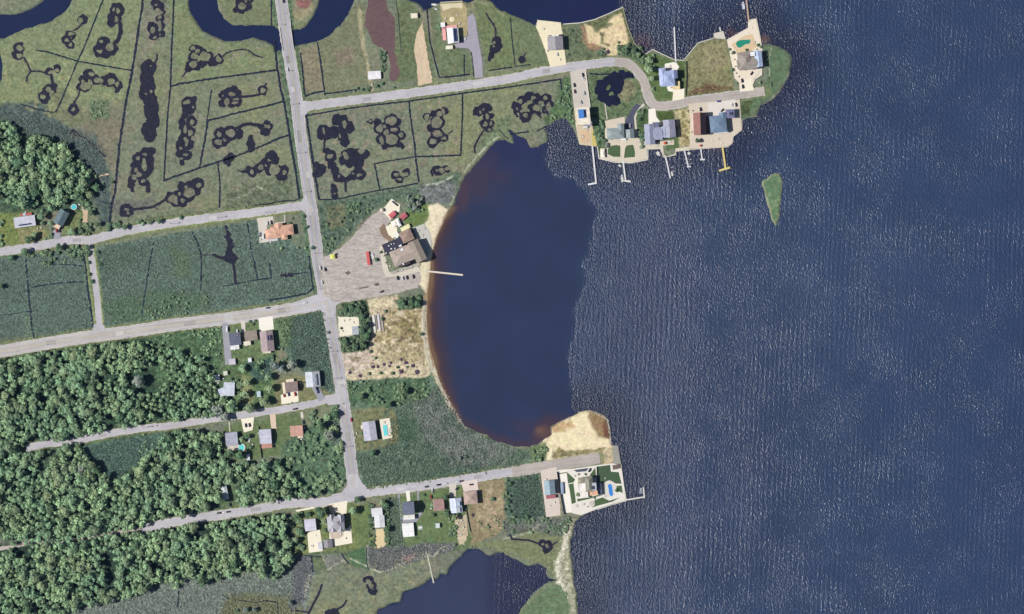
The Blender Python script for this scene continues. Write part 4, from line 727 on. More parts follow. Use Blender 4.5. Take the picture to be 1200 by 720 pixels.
LEV[0] += .02
PADS = [
 ('driveway', [(260,379),(267,378),(270,405),(272,427),(264,428)], GRY, .2), ('driveway', [(303,373),(319.5,370.5),(321,386),(304,389)], WHT, 0),
 ('driveway', [(282,376),(287,375),(288,389),(284,390)], CONC, .2), ('driveway', [(329,463),(337,461),(349,458),(350,471),(330,474)], CREAM, .1),
 ('driveway', [(365,454),(372,451),(381,467),(374,471)], GRY, .2), ('driveway', [(316,486),(323,485),(324,503),(318,503)], TAN, .3),
 ('driveway', [(282,491),(298,489),(296,504),(286,507)], CREAM, .2), ('path', [(268,494),(269.2,494),(270,506),(268.8,506)], CONC, 0),
 ('driveway', [(352,483),(355,483),(356,490),(353,491)], CONC, .1),
 ('driveway', [(385,591),(390,590),(407,587),(406,602),(400,603),(396,600),(390,603),(388,596)], CREAM, 0), ('driveway', [(384,592),(391,591),(391,601),(388,602)], TAN, 0),
 ('patio', [(386,625),(408,619),(411,615),(413,636.5),(394,640),(386,640)], CREAM, 0), ('patio', [(386,623),(402,621),(403,628),(396,632),(388,631)], STN, 0),
 ('patio', [(360,624),(375,621),(378,643),(378,646),(362,648)], CREAM, 0), ('path', [(346,598),(368,594),(369,596),(348,600)], CREAM, .1),
 ('driveway', [(475.5,576),(480,575),(481,587),(477,588)], WHT, 0), ('path', [(466,578),(468,578),(471,609),(470,640),(468.5,640),(469,609)], GRY, .1), ('path', [(489,575),(491,575),(491,587),(489,587)], GRY, .1),
 ('patio', [(471,607),(487,605),(494,598),(495,602),(488,612),(472,613)], GRY, .1),
 ('driveway', [(540,564.5),(559,562),(561,576),(544,578)], PINK, 0), ('driveway', [(526,567),(535,566),(534,582),(527,583)], CONC, .2),
 ('sandy_yard', [(532,605),(546,603),(549,625),(544,638),(538,638),(534,622)], flat(C(196,180,150), .9, .28, .5), 1.0), ('sandy_yard', [(441,620),(449,620),(453,630),(453,638),(447,643),(439,643),(440,632)], flat(C(226,206,160), .9, .08), .3),
 ('sandy_yard', [(630,24.5),(657,27.5),(660,45),(663.5,76),(645,79),(640,62),(632,40),(628,32)], SND, .3),
 ('sandy_yard', [(495,26),(498,45),(502,70),(505,86),(507,97),(490,101),(488,75),(485,58),(489,38)], flat(C(214,192,160), .9, .14, .3), .6),
 ('sandy_yard', [(515.5,4.5),(542,3),(547,10),(549,30),(547,42),(540,44),(530,30),(518,27)], flat(C(176,162,118), .9, .2, .3), .5),
 ('sandy_yard', [(516,5),(542,3.5),(541,10),(530,9),(519,13)], flat(C(224,212,176), .9, .08, .3), .4),
 ('driveway', [(548,20),(554,16),(557,22),(560,42),(565,70),(566,91),(557,92),(553,62),(549,57),(534,56),(533,52),(541,50),(542,44),(549,43),(548,30)], flat(C(166,160,172), .9, .07, .3), .25),
 ('driveway', [(301,256),(320,253.5),(321,262),(313,264),(313,284),(304,285),(303,268)], CONC, .1), ('path', [(333,252),(334.3,252),(334.3,261),(322,262.5),(322,261.3),(333,260)], CONC, 0),
 ('driveway', [(62,270),(71,269),(71,280),(63,281)], GRY, .2), ('path', [(95,243),(103,240),(103,252),(102,264),(96,264),(98,252)], flat(C(206,180,150), .9, .1), .4), ('path', [(99,217),(105,211),(113,206),(128,203),(128,205),(114,208),(108,214),(104,220)], flat(C(220,190,158), .9, .1), .3),
 ('patio', [(484,267),(497,262.5),(504,273),(506,285),(503,298),(498,303),(492,290)], flat(C(198,196,186), .85, .05), .2),
 ('sandy_yard', [(447,248),(453,240),(459,233),(469,240),(468,248),(460,252),(458,258),(450,250)], CREAM, .3), ('sandy_yard', [(452,266),(464,259),(466,275),(460,280),(454,276)], CREAM, .3),
 ('patio', [(445,290),(448,288),(456,318),(460,322),(476,317),(490,312),(494,318),(470,324),(452,325),(448,313)], flat(C(214,206,188), .85, .08), .3),
 ('driveway', [(745,122),(752,124),(742,136),(743,152),(734,153),(732.5,143),(736,135)], DRK, .1), ('path', [(754,121),(756,124),(749,128),(745,138),(747,156),(745,157),(743,138),(746,130)], CONC, 0),
 ('patio', [(709,142),(732,137),(732.5,152),(745,152),(748,162),(757,166),(759,186.6),(740,190.5),(720,189.6),(703,185.8),(710,178),(711,172),(709,160)], flat(C(216,204,182), .85, .05), .1),
 ('lawn', [(713,172),(722,170),(727,171),(727,184),(719,184),(712,181)], GRN, .2), ('lawn', [(731,171),(742,170),(744,177),(744,184),(731,185.5)], GRN, .2),
 ('path', [(727.5,164),(733,164),(735,170),(732.5,174),(730.6,190),(728.6,190),(728.6,174),(726,170)], flat(C(220,208,186), .85, .05), 0),
 ('patio', [(703.5,174),(709,174.5),(709,184),(706,185.8),(703.5,184.5)], flat(C(232,222,196), .85, .05), 0),
 ('patio', [(673,129),(690,127),(699,172),(679,169.5),(675,150)], flat(C(212,196,166), .9, .08), .1), ('lawn', [(693,153),(698,153),(699.5,171),(694,171)], flat(C(206,190,108), .9, .1), .1), ('sandy_yard', [(680,153),(691,152),(692,168),(681,167)], flat(C(216,186,148), .9, .12), .3),
 ('driveway', [(760,128),(768,127.5),(769,137),(776,146),(769,150),(760,146)], WHT, 0), ('patio', [(757,168),(790,164),(790,170),(784,170),(777,171),(778,181),(781,183.6),(791,180.6),(791.6,174),(808,172),(808,176.6),(792.5,177.4),(792,181.5),(779,184.5),(774,174.5),(758,174.8)], flat(C(214,204,182), .85, .05), 0),
 ('patio', [(807,122),(830,119.5),(867,117),(869,152),(859,160),(858,168),(852,172),(822,174),(808,174.6),(809,140)], flat(C(216,202,182), .85, .06), .1), ('driveway', [(829,121),(862,117),(861,128),(852,137),(831,141)], flat(C(226,218,208), .85, .05), 0),
 ('driveway', [(789,105),(802,103.5),(802,116),(788,118.5)], CREAM, 0), ('patio', [(779,75),(789,73),(793,74),(796,79),(792,84),(779,84)], WHT, .1), ('patio', [(781,101),(790,97),(791,108),(783,107)], WHT, .1),
 ('patio', [(852,47.6),(877,33.6),(877.4,24.6),(885.6,22.8),(890.6,45),(893,62),(893,88),(885,93),(882,100),(884,106),(867,108),(866,97),(861,92),(857,72)], flat(C(236,222,200), .85, .04), 0), ('patio', [(857,53),(872,42),(882,40),(887,55),(880,60),(864,64)], flat(C(222,194,154), .85, .07), .3),
 ('driveway', [(872,94),(880,93),(883,105.5),(868,107.5),(868,98)], CREAM, 0),
 ('patio', [(836.5,39.5),(847.5,36.6),(850.5,46),(837,45)], CONC, 0), ('path', [(882,93),(891,82),(892,83.5),(883,95)], CONC, 0),
 ('driveway', [(633,552),(641,550),(652,547),(655,572),(657,604),(640,606),(636,580)], flat(C(218,204,190), .9, .07), .4),
 ('driveway', [(655,556),(664,554.5),(666,570),(672,596),(680,597),(676,600),(661,601.5),(657,575)], WHT, 0), ('patio', [(652.5,551.5),(668,549.5),(668,552.5),(653,555)], WHT, 0),
 ('patio', [(664,550.5),(702,545),(719.5,543),(726,546),(729,552),(733.5,586.5),(715,591.5),(700,596.5),(681,604),(670,601.5),(667,575)], flat(C(232,226,214), .85, .04), 0),
 ('lawn', [(664.5,553.5),(674,562),(672,565.5),(666,566.5)], GRN, 0), ('lawn', [(666.5,567.5),(672,566.5),(675,589),(670,591)], GRN, 0), ('lawn', [(691,557),(697.5,548),(699,560),(692,559)], GRN, 0),
 ('lawn', [(700,547),(715,545),(716,553),(725,553.5),(728.5,567),(722,567),(714,563),(707,566),(704,572),(700,568)], flat(C(64,88,56), .95, .15, .5), 0), ('lawn', [(720,570),(728.5,569),(730,578),(722,575)], GRN, 0),
 ('lawn', [(697,586),(706,583),(714,587),(727,583),(718,588),(700,593),(694,595)], GRN, 0), ('driveway', [(672,551),(690,548.5),(687,552.5),(676,553.5)], DRK, 0), ('lawn', [(676,585),(690,583),(706,579),(706,580.5),(690,585),(677,588)], GRN, 0),
 ('quay', [(718,524),(724,523.5),(727.6,543.5),(719,544)], flat(C(156,154,142), .9, .08, .5), 0), ('flower_bed', [(717.5,545.5),(726,544),(727,549),(718.5,551)], flat(C(110,92,84), .9, .35, 1.2), 0),
 ('dirt_path', [(642,537),(644,528),(648,526),(646,537)], SND, .3),
 ('concrete_pad', [(397,372),(420,371),(421,382),(416,383),(421,390),(414,392),(400,394),(398,385)], flat(C(240,232,208), .85, .05), .2),
 ('dirt_patch', [(404,319),(408,317.5),(411,320),(407,322.5)], flat(C(112,98,90), .95, .2), .5), ('dirt_patch', [(420,337.5),(431,335.5),(432,337),(421,339)], flat(C(120,104,96), .95, .2), .4), ('dirt_patch', [(438,334),(443,331),(445,334),(441,336)], flat(C(104,90,82), .95, .2), .5),
 ('dirt_patch', [(444,268),(450,262),(454,274),(462,281),(455,283),(448,277)], flat(C(140,118,96), .95, .2), .6),
]
for n_, p_, m_, j_ in PADS: pad(n_, p_, m_, j_)

# ---------------- bulkheads ----------------
def wall_run(name, line, label, cat, h0, h1, wd, col, postcol=None, gap=3.0, group=None):
    c0 = W(*line[0], 0); root = empty(name, c0, label, cat, group); P = [W(*p)[:2] for p in line]
    pm = mesh('post', *(lambda m_: (m_.v, m_.f))(MB().box(0, 0, h0, h1 + .12, .3, .3)), flat(postcol or col, .8, .1))
    mb = MB()
    for a, b_ in zip(P[:-1], P[1:]):
        L = math.dist(a, b_); ang = math.degrees(math.atan2(b_[1] - a[1], b_[0] - a[0]))
        mb.box((a[0] + b_[0]) / 2 - c0[0], (a[1] + b_[1]) / 2 - c0[1], h0, h1, L + wd * .2, wd, ang)
        for k in range(int(L / gap) + 1):
            t = k * gap / L; link('post', pm, root, (a[0] + (b_[0] - a[0]) * t - c0[0], a[1] + (b_[1] - a[1]) * t - c0[1], .0))
    mb.build('panel' if h1 > 1.6 else 'cap', flat(col, .8, .06), root); return root
BK = C(226,222,210)
wall_run('bulkhead', [(660,28.5),(680,27),(697,23),(715,15.5),(730,8.5)], 'pale timber seawall along the north edge of the sandy vacant plot', 'seawall', -1, .96, .9, BK)
wall_run('bulkhead', [(730,8.5),(733,22),(737,35),(743,50),(752,60),(757,63.5)], 'thin seawall down the east side of the sandy vacant plot', 'seawall', -1, .94, .6, C(180,176,150))
wall_run('bulkhead', [(757,63.5),(764.5,58),(778,64.5),(790,70),(801,71),(818,50.5),(836,45)], 'angular pale seawall behind the periwinkle roofed house and the olive lot', 'seawall', -1, .95, .9, C(214,210,196))
wall_run('bulkhead', [(700,172),(702,186),(720,190.3),(740,191.2),(759.3,187.3),(759.3,175)], 'white seawall round the curved terrace with the two half oval lawns', 'seawall', -1, .97, .8, C(240,236,226))
wall_run('bulkhead', [(822,174.3),(792,177.6),(792.2,181.6),(778,184.8),(774,174.6),(759.3,175)], 'stepped seawall below the blue grey multi gabled house', 'seawall', -1, .95, .7, C(222,216,198))
wall_run('bulkhead', [(869.5,140),(869.3,152.3),(859.3,160.3),(858.4,167.6),(853,172.4),(822,174.5)], 'zigzag seawall round the concrete terrace of the slate blue roofed house', 'seawall', -1, .96, .7, C(222,210,192))
wall_run('bulkhead', [(852,47),(877,33),(877,24),(886.3,22.2),(891,45),(893.5,62)], 'white seawall round the quay of the house with the green pool', 'seawall', -1, .98, .8, C(238,228,212))
wall_run('bulkhead', [(516,3),(542,1.6)], 'short pale seawall above the pink decked house', 'seawall', -1, .93, .8, C(226,214,180))
wall_run('bulkhead', [(629.5,24),(657.5,27)], 'pale seawall behind the grey roofed house on bright sand', 'seawall', -1, .94, .9, C(226,218,192))
wall_run('bulkhead', [(718,523),(724,523),(727.8,545),(731.3,570),(734.3,587),(715,592.4),(700,597.4)], 'pale seawall along two sides of the estate with the blue pool', 'seawall', -1, .96, .7, C(216,212,198))
wall_run('bulkhead', [(646,509),(645.5,500.5),(656,494.5),(670,488)], 'short seawall on the bay side of the sandy spit', 'seawall', -1, .95, .5, C(176,164,140))
wall_run('bulkhead', [(690,481),(700,484),(710,489.5),(714.5,500),(716.5,522)], 'curved seawall at the tip of the sandy spit', 'seawall', -1, .92, .6, C(172,166,154))
wall_run('fence', [(303,500),(304.5,518),(306.5,537)], 'dark fence between the grey and lilac roofed houses below the second road', 'fence', G, G + 1.9, .2, C(120,112,100))
wall_run('fence', [(546,598),(548,610),(551,624)], 'pale fence between the sandy yard and the dry brown lot', 'fence', G, G + 1.8, .25, C(206,200,186))
wall_run('fence', [(686.5,84),(689,105),(692,127)], 'white fence along the right side of the beige parking lot', 'fence', G, G + 1.2, .6, C(222,220,208))
wall_run('fence', [(652.5,553),(656,575),(661,603)], 'tall dark fence between the dirt drive and the white gravel strip', 'fence', G, G + 3.0, .3, C(60,56,56))
wall_run('fence', [(699.3,547),(700,572)], 'dark hedge like fence beside the large lawn of the estate', 'fence', G, G + 1.8, .5, C(52,60,50))
wall_run('fence', [(632.5,554),(636,580),(639,606)], 'low fence between the dense green lot and the dirt drive', 'fence', G, G + 1.0, .3, C(120,120,96))
wall_run('fence', [(804,72),(804.5,90),(803.5,112)], 'green fence between the periwinkle roofed house and the olive lot', 'fence', G, G + 1.5, .5, C(62,74,48))
wall_run('guardrail', [(329,34),(333,62)], 'pale railing on the left side of the river bridge', 'railing', G, G + 1.0, .35, C(210,206,200)) if 0 else None
o = MB().box(*W(336.2, 45)[:2], -.9, G + .25, 12.6, 26, 8).build('bridge', flat(C(176,172,176), .9, .05)); 
setp(o, 'low concrete road bridge where the main road crosses the river', 'bridge')
for v in o.data.vertices: 
    if v.co.z > 0: v.co.z = G + .02
for sx, wds in ((-6.4, 'left'), (6.4, 'right')):
    r_ = MB().box(sx, 0, G, G + 1.0, .35, 27, 0); 
    q = r_.build('parapet', flat(C(214,210,206), .8, .05), None, (*W(336.2, 45)[:2], 0), R(8)); q.parent = o

# ---------------- houses ----------------
WALLC = [C(214,206,190), C(196,198,200), C(186,176,160), C(226,222,212)]
win_me = mesh('window', *(lambda m_: (m_.v, m_.f))(MB().box(0, 0, 0, 1.3, 1.1, .12)), gloss(C(70,84,104), .1, 'glass'))
frm_me = mesh('frame', *(lambda m_: (m_.v, m_.f))(MB().box(0, 0, -.1, 0, 1.3, .2).box(0, 0, 1.3, 1.4, 1.3, .2)), gloss(C(230,228,222), .5))
door_me = mesh('door', *(lambda m_: (m_.v, m_.f))(MB().box(0, 0, 0, 2.1, 1.0, .12)), gloss(C(120,90,70), .5))
def roof_mesh(w_, h_, kind, z, rise, ax):
    o = .45 if kind != 'flat' else .15
    if ax == 'y': w_, h_ = h_, w_
    a, b_ = w_ / 2 + o, h_ / 2 + o; t = .25
    zz = z - .1
    if kind == 'flat': V = MB().box(0, 0, z, z + .35, w_ + .3, h_ + .3); vs, fs = V.v, V.f
    elif kind == 'shed': vs = [(-a, -b_, zz), (a, -b_, zz), (a, b_, zz + rise), (-a, b_, zz + rise)]; vs = vs + [(x, y, q + t) for x, y, q in vs]; fs = [(3, 2, 1, 0), (4, 5, 6, 7), (0, 1, 5, 4), (1, 2, 6, 5), (2, 3, 7, 6), (3, 0, 4, 7)]
    else:
        k = a if kind == 'gable' else max(0.01, a - b_)
        vs = [(-a, -b_, zz), (a, -b_, zz), (a, b_, zz), (-a, b_, zz)]; vs += [(x, y, q + t) for x, y, q in vs] + [(-k, 0, zz + t + rise), (k, 0, zz + t + rise)]
        fs = [(3, 2, 1, 0), (0, 1, 5, 4), (1, 2, 6, 5), (2, 3, 7, 6), (3, 0, 4, 7), (4, 5, 9, 8), (6, 7, 8, 9), (5, 6, 9), (7, 4, 8)]
    if ax == 'y': vs = [(-y, x, q) for x, y, q in vs]
    return vs, fs
LAND = []
def house(label, wings, name='house', cat='house', wall=0, chim=None, windows=True, short=None, extras=()):
    cx, cy = wings[0][0], wings[0][1]; c0 = W(cx, cy, G); root = empty(name, c0, label, cat)
    if name in ('house', 'restaurant'): wings = [(*q[:7], q[7] * 1.28 if q[7] > 2 else q[7], *q[8:]) for q in wings]; extras = [(*q[:3], q[3] * 1.28 if q[3] > 3.2 else q[3], q[4] + q[3] * .28 if q[3] > 3.2 else q[4], *q[5:]) for q in extras]
    if short: LAND.append((cx, cy, short))
    wm = flat(WALLC[wall], .8, .05)
    for i, (x, y, w_, h_, rot, kind, ax, eave, rise, col) in enumerate(wings):
        lx, ly = x - cx, cy - y; z0 = i * .004
        if kind in ('gable', 'shed'):
            pass
        mb = MB().box(0, 0, -.3, eave - .02 * (i + 1), w_, h_)
        mb.build('wall', wm, root, (lx, ly, 0), R(rot))
        if kind == 'gable':       # gable ends under the roof
            g_ = MB(); L, S = (w_, h_) if ax == 'x' else (h_, w_)
            n = 0; e = L / 2 - .05; s = S / 2; zt = eave + rise * .93
            vs = [(-e, -s, eave - .05), (-e, s, eave - .05), (-e, 0, zt), (e, -s, eave - .05), (e, s, eave - .05), (e, 0, zt)]
            if ax == 'y': vs = [(-b2, a2, q) for a2, b2, q in vs]
            link('gable_wall', mesh('gable_wall', vs, [(0, 2, 1), (3, 4, 5), (0, 3, 5, 2), (1, 2, 5, 4)], wm), root, (lx, ly, 0), R(rot))
        vs, fs = roof_mesh(w_, h_, kind, eave + z0, rise, ax)
        ro = link('roof', mesh('roof', vs, fs, roofmat(C(*col))), root, (lx, ly, 0), R(rot))
        if kind in ('gable', 'hip') and rise > 1.4:
            L, S = (w_, h_) if ax == 'x' else (h_, w_); k = L / 2 + .4 if kind == 'gable' else max(.3, L / 2 - S / 2)
            rc = MB().box(0, 0, eave + rise + .1 + z0, eave + rise + .2 + z0, *( (2 * k, .35) if ax == 'x' else (.35, 2 * k)))
            rc.build('ridge_cap', roofmat(C(*[min(255, v * 1.12) for v in col])), ro)
            vt = MB().cyl(w_ * .2, -h_ * .2, eave, eave + rise * .62 + .8, .22, .22, 8); vt.build('vent_pipe', flat(C(200,200,200)), ro)
        if windows and i < 3 and eave > 2.4:
            for s, (L, S) in enumerate(((w_, h_), (h_, w_), (w_, h_), (h_, w_))):
                for t in (-.28, .28):
                    an = s * 90; q = Matrix.Rotation(R(an), 3, 'Z') @ Vector((t * L, -S / 2 - .02, 0)); q = Matrix.Rotation(R(rot), 3, 'Z') @ q
                    wo = link('window', win_me, root, (lx + q.x, ly + q.y, 1.0), R(rot + an))
                    link('frame', frm_me, wo, (0, -.02, 0))
    x, y, w_, h_, rot = wings[0][:5]; q = Matrix.Rotation(R(rot), 3, 'Z') @ Vector((0, -h_ / 2 - .06, 0)); link('door', door_me, root, (q.x, q.y, 0), R(rot))
    if chim:
        x, y, z1 = chim; MB().box(x - cx, cy - y, 1, z1, 1.1, 1.1, 5).box(x - cx, cy - y, z1, z1 + .2, 1.35, 1.35, 5).build('chimney', flat(C(170,120,100), .9, .15, 3), root)
    for n_, x, y, z0, z1, w_, h_, rot, mt in extras:
        MB().box(0, 0, z0, z1, w_, h_).build(n_, mt, root, (x - cx, cy - y, 0), R(rot))
    return root
DKG = flat(C(48,52,74), .5, .15, 1); SOL = gloss(C(36,44,84), .2, 'solar_panel'); SKYL = gloss(C(190,206,226), .2, 'skylight'); WHP = flat(C(240,240,238), .7, .04); DECK = flat(C(200,182,156), .85, .1, .8)
PNK = flat(C(240,172,168), .85, .05); CRM = flat(C(232,222,196), .85, .06); RED = flat(C(190,96,92), .8, .08); GMET = flat(C(190,192,196), .5, .1, 1)
house('small dark blue grey roofed house with white rear porch beside the grey alley driveway', [(276,397.5,12.5,13.5,6,'gable','x',3.4,2.2,(98,102,124)),(275.5,407,10,5,6,'flat','x',2.7,0,(232,232,230))], short='dark blue roofed house', chim=(279,393,6))
house('tan brown roofed house between the dark blue roofed and the long brown roofed houses', [(294.5,393.5,14,11,8,'gable','x',3.2,2.2,(150,138,126)),(290,402.5,8,4.5,8,'flat','x',2.6,0,(232,224,204))], short='tan roofed house')
house('long house with brown gable roof and dark solar panels below the bright white driveway', [(313.5,400,14.5,23,6,'gable','y',4.6,2.6,(168,150,150)),(313,412,9,4,6,'flat','y',2.8,0,(226,214,196))], short='long brown roofed house',
      extras=[('skylight',315.6,396,7.6,7.7,2,6,6,SOL)])
house('white roofed house almost hidden by trees left of the second side road', [(269,456,12,15,-2,'gable','x',3.4,1.2,(206,210,222)),(261,459.5,8,9,20,'flat','x',3.2,0,(200,206,220))], short='white roofed house in the trees')
house('house with brown roof and pale deck behind a driveway with three cars', [(342,453.5,14,11,7,'gable','x',3.6,2.2,(142,124,120)),(340,446.5,9,4,7,'flat','x',2.2,0,(232,216,192)),(333,455,3,13,7,'flat','x',1.0,0,(232,216,192))], short='brown roofed house with three cars', chim=(349,449,9))
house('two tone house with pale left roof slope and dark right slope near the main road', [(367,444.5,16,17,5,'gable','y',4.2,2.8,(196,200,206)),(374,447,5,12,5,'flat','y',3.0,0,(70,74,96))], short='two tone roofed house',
      extras=[('skylight',368.5,441,6.2,6.35,1.6,2.4,5,SKYL),('skylight',369,449,6.2,6.35,1.6,2.4,5,SKYL),('solar_panel',371.5,445,5.3,5.4,3.0,13,5,DKG)])
house('grey roofed house with a round turquoise pool beside it', [(272,514.5,13.5,15,6,'gable','x',3.4,2.0,(172,174,188)),(273,525,13,5,6,'flat','x',1.0,0,(214,206,190))], short='grey roofed house with round pool')
house('lilac grey roofed house with reddish brown rear porch', [(311.5,511.5,13,16,4,'gable','x',3.8,1.5,(200,200,214)),(313,522.5,12,5,4,'flat','x',2.8,0,(190,142,124))], short='lilac roofed house', wall=3)
house('small house with pinkish tan roof on a wide lawn', [(348,505,14,11.5,5,'gable','x',3.2,1.8,(206,160,142)),(352,512,6,3,5,'flat','x',1.6,0,(222,206,180))], short='pinkish tan roofed house')
house('narrow pale roofed house among trees at the end of a dirt drive', [(264,577,6,16,12,'gable','y',3.4,1.0,(206,214,212))], short='narrow pale roofed house')
house('pale lilac roofed house above a cream terrace', [(364,615,12.5,13,6,'gable','x',3.6,1.6,(210,206,220)),(375.5,640,5,8,5,'flat','x',2.4,0,(214,214,222))], short='pale lilac roofed house')
house('large grey hip roofed house with several cross gables and cream terrace', [(394,613,19,16,5,'hip','x',5.6,3.8,(176,174,180)),(389,607,7,8,5,'gable','y',5.4,3.0,(176,174,180)),(400,607,7,8,5,'gable','y',5.4,3.0,(176,174,180)),(391,619,7,7,5,'gable','y',5.2,2.8,(176,174,180)),(400,619,7,7,5,'gable','y',5.2,2.6,(176,174,180))], short='large grey cross gabled house', chim=(396,611,11))
house('small grey roofed outbuilding beside the cream terrace', [(384.5,637,9.5,9,5,'gable','y',2.8,1.4,(140,138,140))], name='garage', cat='garage', windows=False)
house('white roofed house in two blocks beside a round sandy yard', [(445,611,11,13,4,'gable','y',3.6,.9,(226,226,228)),(442,600,12,9,6,'gable','x',3.4,.8,(222,222,224))], short='white two block house', wall=3)
house('two storey house with slate blue gable roof casting a pointed shadow', [(479,595,13,13.5,5,'gable','x',7.2,3.6,(112,118,138)),(479.5,606,12.5,4.5,5,'gable','x',3.2,1,(238,236,230)),(478,589,9,2,5,'flat','x',5.6,0,(236,234,228))], short='two storey slate blue roofed house', wall=3)
house('flat white roofed garage below the two storey slate blue house', [(478.5,621,12.5,15,5,'gable','x',3.2,.5,(246,244,240))], name='garage', cat='garage', windows=False, short='white roofed garage')
house('low house with plain reddish brown roof on a green lawn', [(514.5,591.5,11.5,13,5,'gable','x',3.4,1.4,(168,134,128)),(509,592,1.8,13,5,'flat','x',2.4,0,(212,196,182))], short='reddish brown roofed house')
house('house with pale blue left slope and slate right slope with a skylight', [(534.5,592,13,16.5,6,'gable','y',4.4,2.4,(206,212,228))], short='pale blue sloped house', extras=[('skylight',537.5,590,6.3,6.5,3,5,6,SKYL),('solar_panel',537.7,597,6.1,6.25,3.2,5,6,GMET)])
house('square pinkish brown hip roofed house below a wide pale driveway', [(551.5,583,15,14.5,5,'hip','x',4.6,2.4,(184,160,148))], short='square hip roofed house')
house('teal grey gable roofed house with dark red porch on the dirt drive', [(644,571,11.5,16,5,'gable','y',5.0,2.6,(148,170,180)),(645.5,582,11,4,5,'flat','x',2.8,0,(164,96,98))], short='teal grey roofed house', wall=1)
house('house with white left slope and solar covered right slope beside a pink deck', [(531,42.5,12.5,17,5,'gable','y',4.4,2.8,(236,238,240))], short='pink decked house', wall=3,
      extras=[('deck',520.5,40,0,1.1,4,15,5,PNK),('deck',527.5,31.6,0,1.1,16,3,5,PNK),('solar_panel',533.2,42,6.3,6.45,2.6,15,5,SOL),('porch_roof',519,29.5,0,2.8,5,5.5,5,WHP)])
house('grey hip roofed house with white dormers on bright bare sand', [(650.5,51.5,17,15,3,'gable','y',5.4,2.4,(158,154,156)),(648.5,43,12,3,5,'flat','x',4.4,0,(238,232,222))], short='grey house on bright sand', wall=1, chim=(643,43,8.5))
house('tall cream flat roofed building with a blue tarpaulin and solar panels', [(683.5,137,15,20,5,'flat','x',8.0,0,(236,226,206)),(689,146,8,4.5,3,'shed','x',7,1.0,(150,150,160))], short='tall building with the blue roof patch', wall=3,
      extras=[('tarpaulin',680.7,134.5,8.4,8.55,6.5,10.5,6,gloss(C(72,132,206),.5)),('solar_panel',685.3,134,8.4,8.55,2.6,9.5,6,SOL)])
house('long green grey hip roofed house behind the curved terrace', [(721,157,19.5,12,4,'hip','x',5.4,2.6,(148,160,160)),(738,157.5,8.5,9.5,4,'gable','y',5.0,2.2,(148,160,160)),(727,150,7,8,4,'gable','y',5.4,1.4,(148,160,160))], short='green grey roofed house', wall=1, extras=[('awning',730,163,0,2.6,7,3.5,4,WHP)])
house('blue grey house of several parallel gables beside the brown roofed house', [(761,158,11,23,3,'gable','y',4.6,2.2,(160,164,184)),(770.5,157,10,14,3,'gable','x',4.4,2.0,(156,160,182)),(784,151.5,13,20,5,'gable','y',5.2,2.4,(160,160,178)),(779,155,6,12,3,'gable','y',4.6,1.8,(150,158,180)),(768,147,7,6,3,'flat','x',4.2,0,(104,110,136))], short='blue grey multi gabled house', wall=1)
house('long house with steep dark brown gable roof, left slope lit', [(819.5,146,14,25,2,'gable','y',6.0,8.2,(142,98,90)),(829,147,4.5,20,2,'flat','x',3.0,0,(70,50,48))], short='steep brown roofed house')  # low right wing coloured dark to stand in for the steep roof's shade
house('house with slate blue roof beside the steep brown roofed house', [(841,146,18.5,19,6,'hip','x',6.0,2.6,(112,134,158)),(846.5,136,8,6,6,'gable','y',5.6,1.8,(112,134,158)),(846,155,14,2.5,6,'flat','x',3,0,(222,224,226))], short='slate blue roofed house', wall=1)
house('small square tower roofed building of purple grey on the terrace corner', [(855,134,10,9.5,2,'hip','x',6.5,1.6,(116,116,148))], name='pavilion', cat='pavilion', short='purple grey pavilion', extras=[('skylight',855.5,134,8.2,8.6,3,3,2,DKG)])
house('periwinkle blue hip roofed house with a rounded west end', [(782,93,16,17,2,'hip','x',6.4,2.6,(166,180,216)),(776,91,7,20,4,'hip','y',6.2,1.6,(172,184,220)),(789,88,8,9,2,'gable','y',6.6,2.2,(150,162,196)),(792,100.5,8.5,9,2,'flat','x',3.4,0,(236,212,160))], short='periwinkle roofed house', wall=3)
house('large taupe hip roofed house with metal blue wing by the green pool', [(873,72,17,20,8,'hip','y',6.0,3.4,(152,142,132)),(880,75,12,13,8,'gable','x',6.0,2.4,(154,144,134)),(888,70,8,18,6,'gable','y',6.2,1.6,(180,196,222)),(868,76,9,10,8,'gable','x',5.6,1.8,(150,140,128)),(881,64.5,5,4.5,3,'flat','x',7.4,0,(238,238,236))], short='taupe roofed house by the green pool', wall=1, chim=(876,68,11))
house('white roofed house with a strip of solar panels and red awnings, far left', [(30,260,24,11.5,8,'gable','x',3.8,1.8,(202,202,214))], short='white roofed house with solar strip', wall=3,
      extras=[('solar_panel',30.5,262.7,4.5,4.75,15,3.2,8,SOL),('awning',31,251.6,0,2.6,13,3,8,RED),('awning',29,251.4,0,2.9,3,3.4,8,flat(C(176,206,214)))])
house('slate grey green gabled house turned away from the road, with cream garage', [(73,255.5,17,11,62,'gable','x',5.2,2.6,(96,116,122)),(67.5,264.5,8,6,-28,'flat','x',3.0,0,(226,202,172))], short='slate gabled house')
house('large salmon roofed house on the corner with the main road', [(331,270.5,26,11,7,'hip','x',3.6,2.2,(216,168,142)),(320.5,274,17,11,7,'hip','x',3.5,2.1,(218,172,146)),(327,267,9,9,7,'gable','y',3.5,2.0,(216,168,142)),(333.5,277,6.5,7,7,'hip','y',3.3,1.5,(216,168,142))], short='salmon roofed house', wall=0,
      extras=[('patio_roof',319,281,0,.5,13,4,7,flat(C(206,204,208)))])
house('house with lilac grey gable roof beside a rectangular pool', [(433.5,505,14.5,21.5,8,'gable','y',3.8,1.6,(188,186,200)),(425,500.5,4,4,8,'flat','x',.4,0,(226,212,190))], short='lilac grey roofed house with pool')
rr = 25
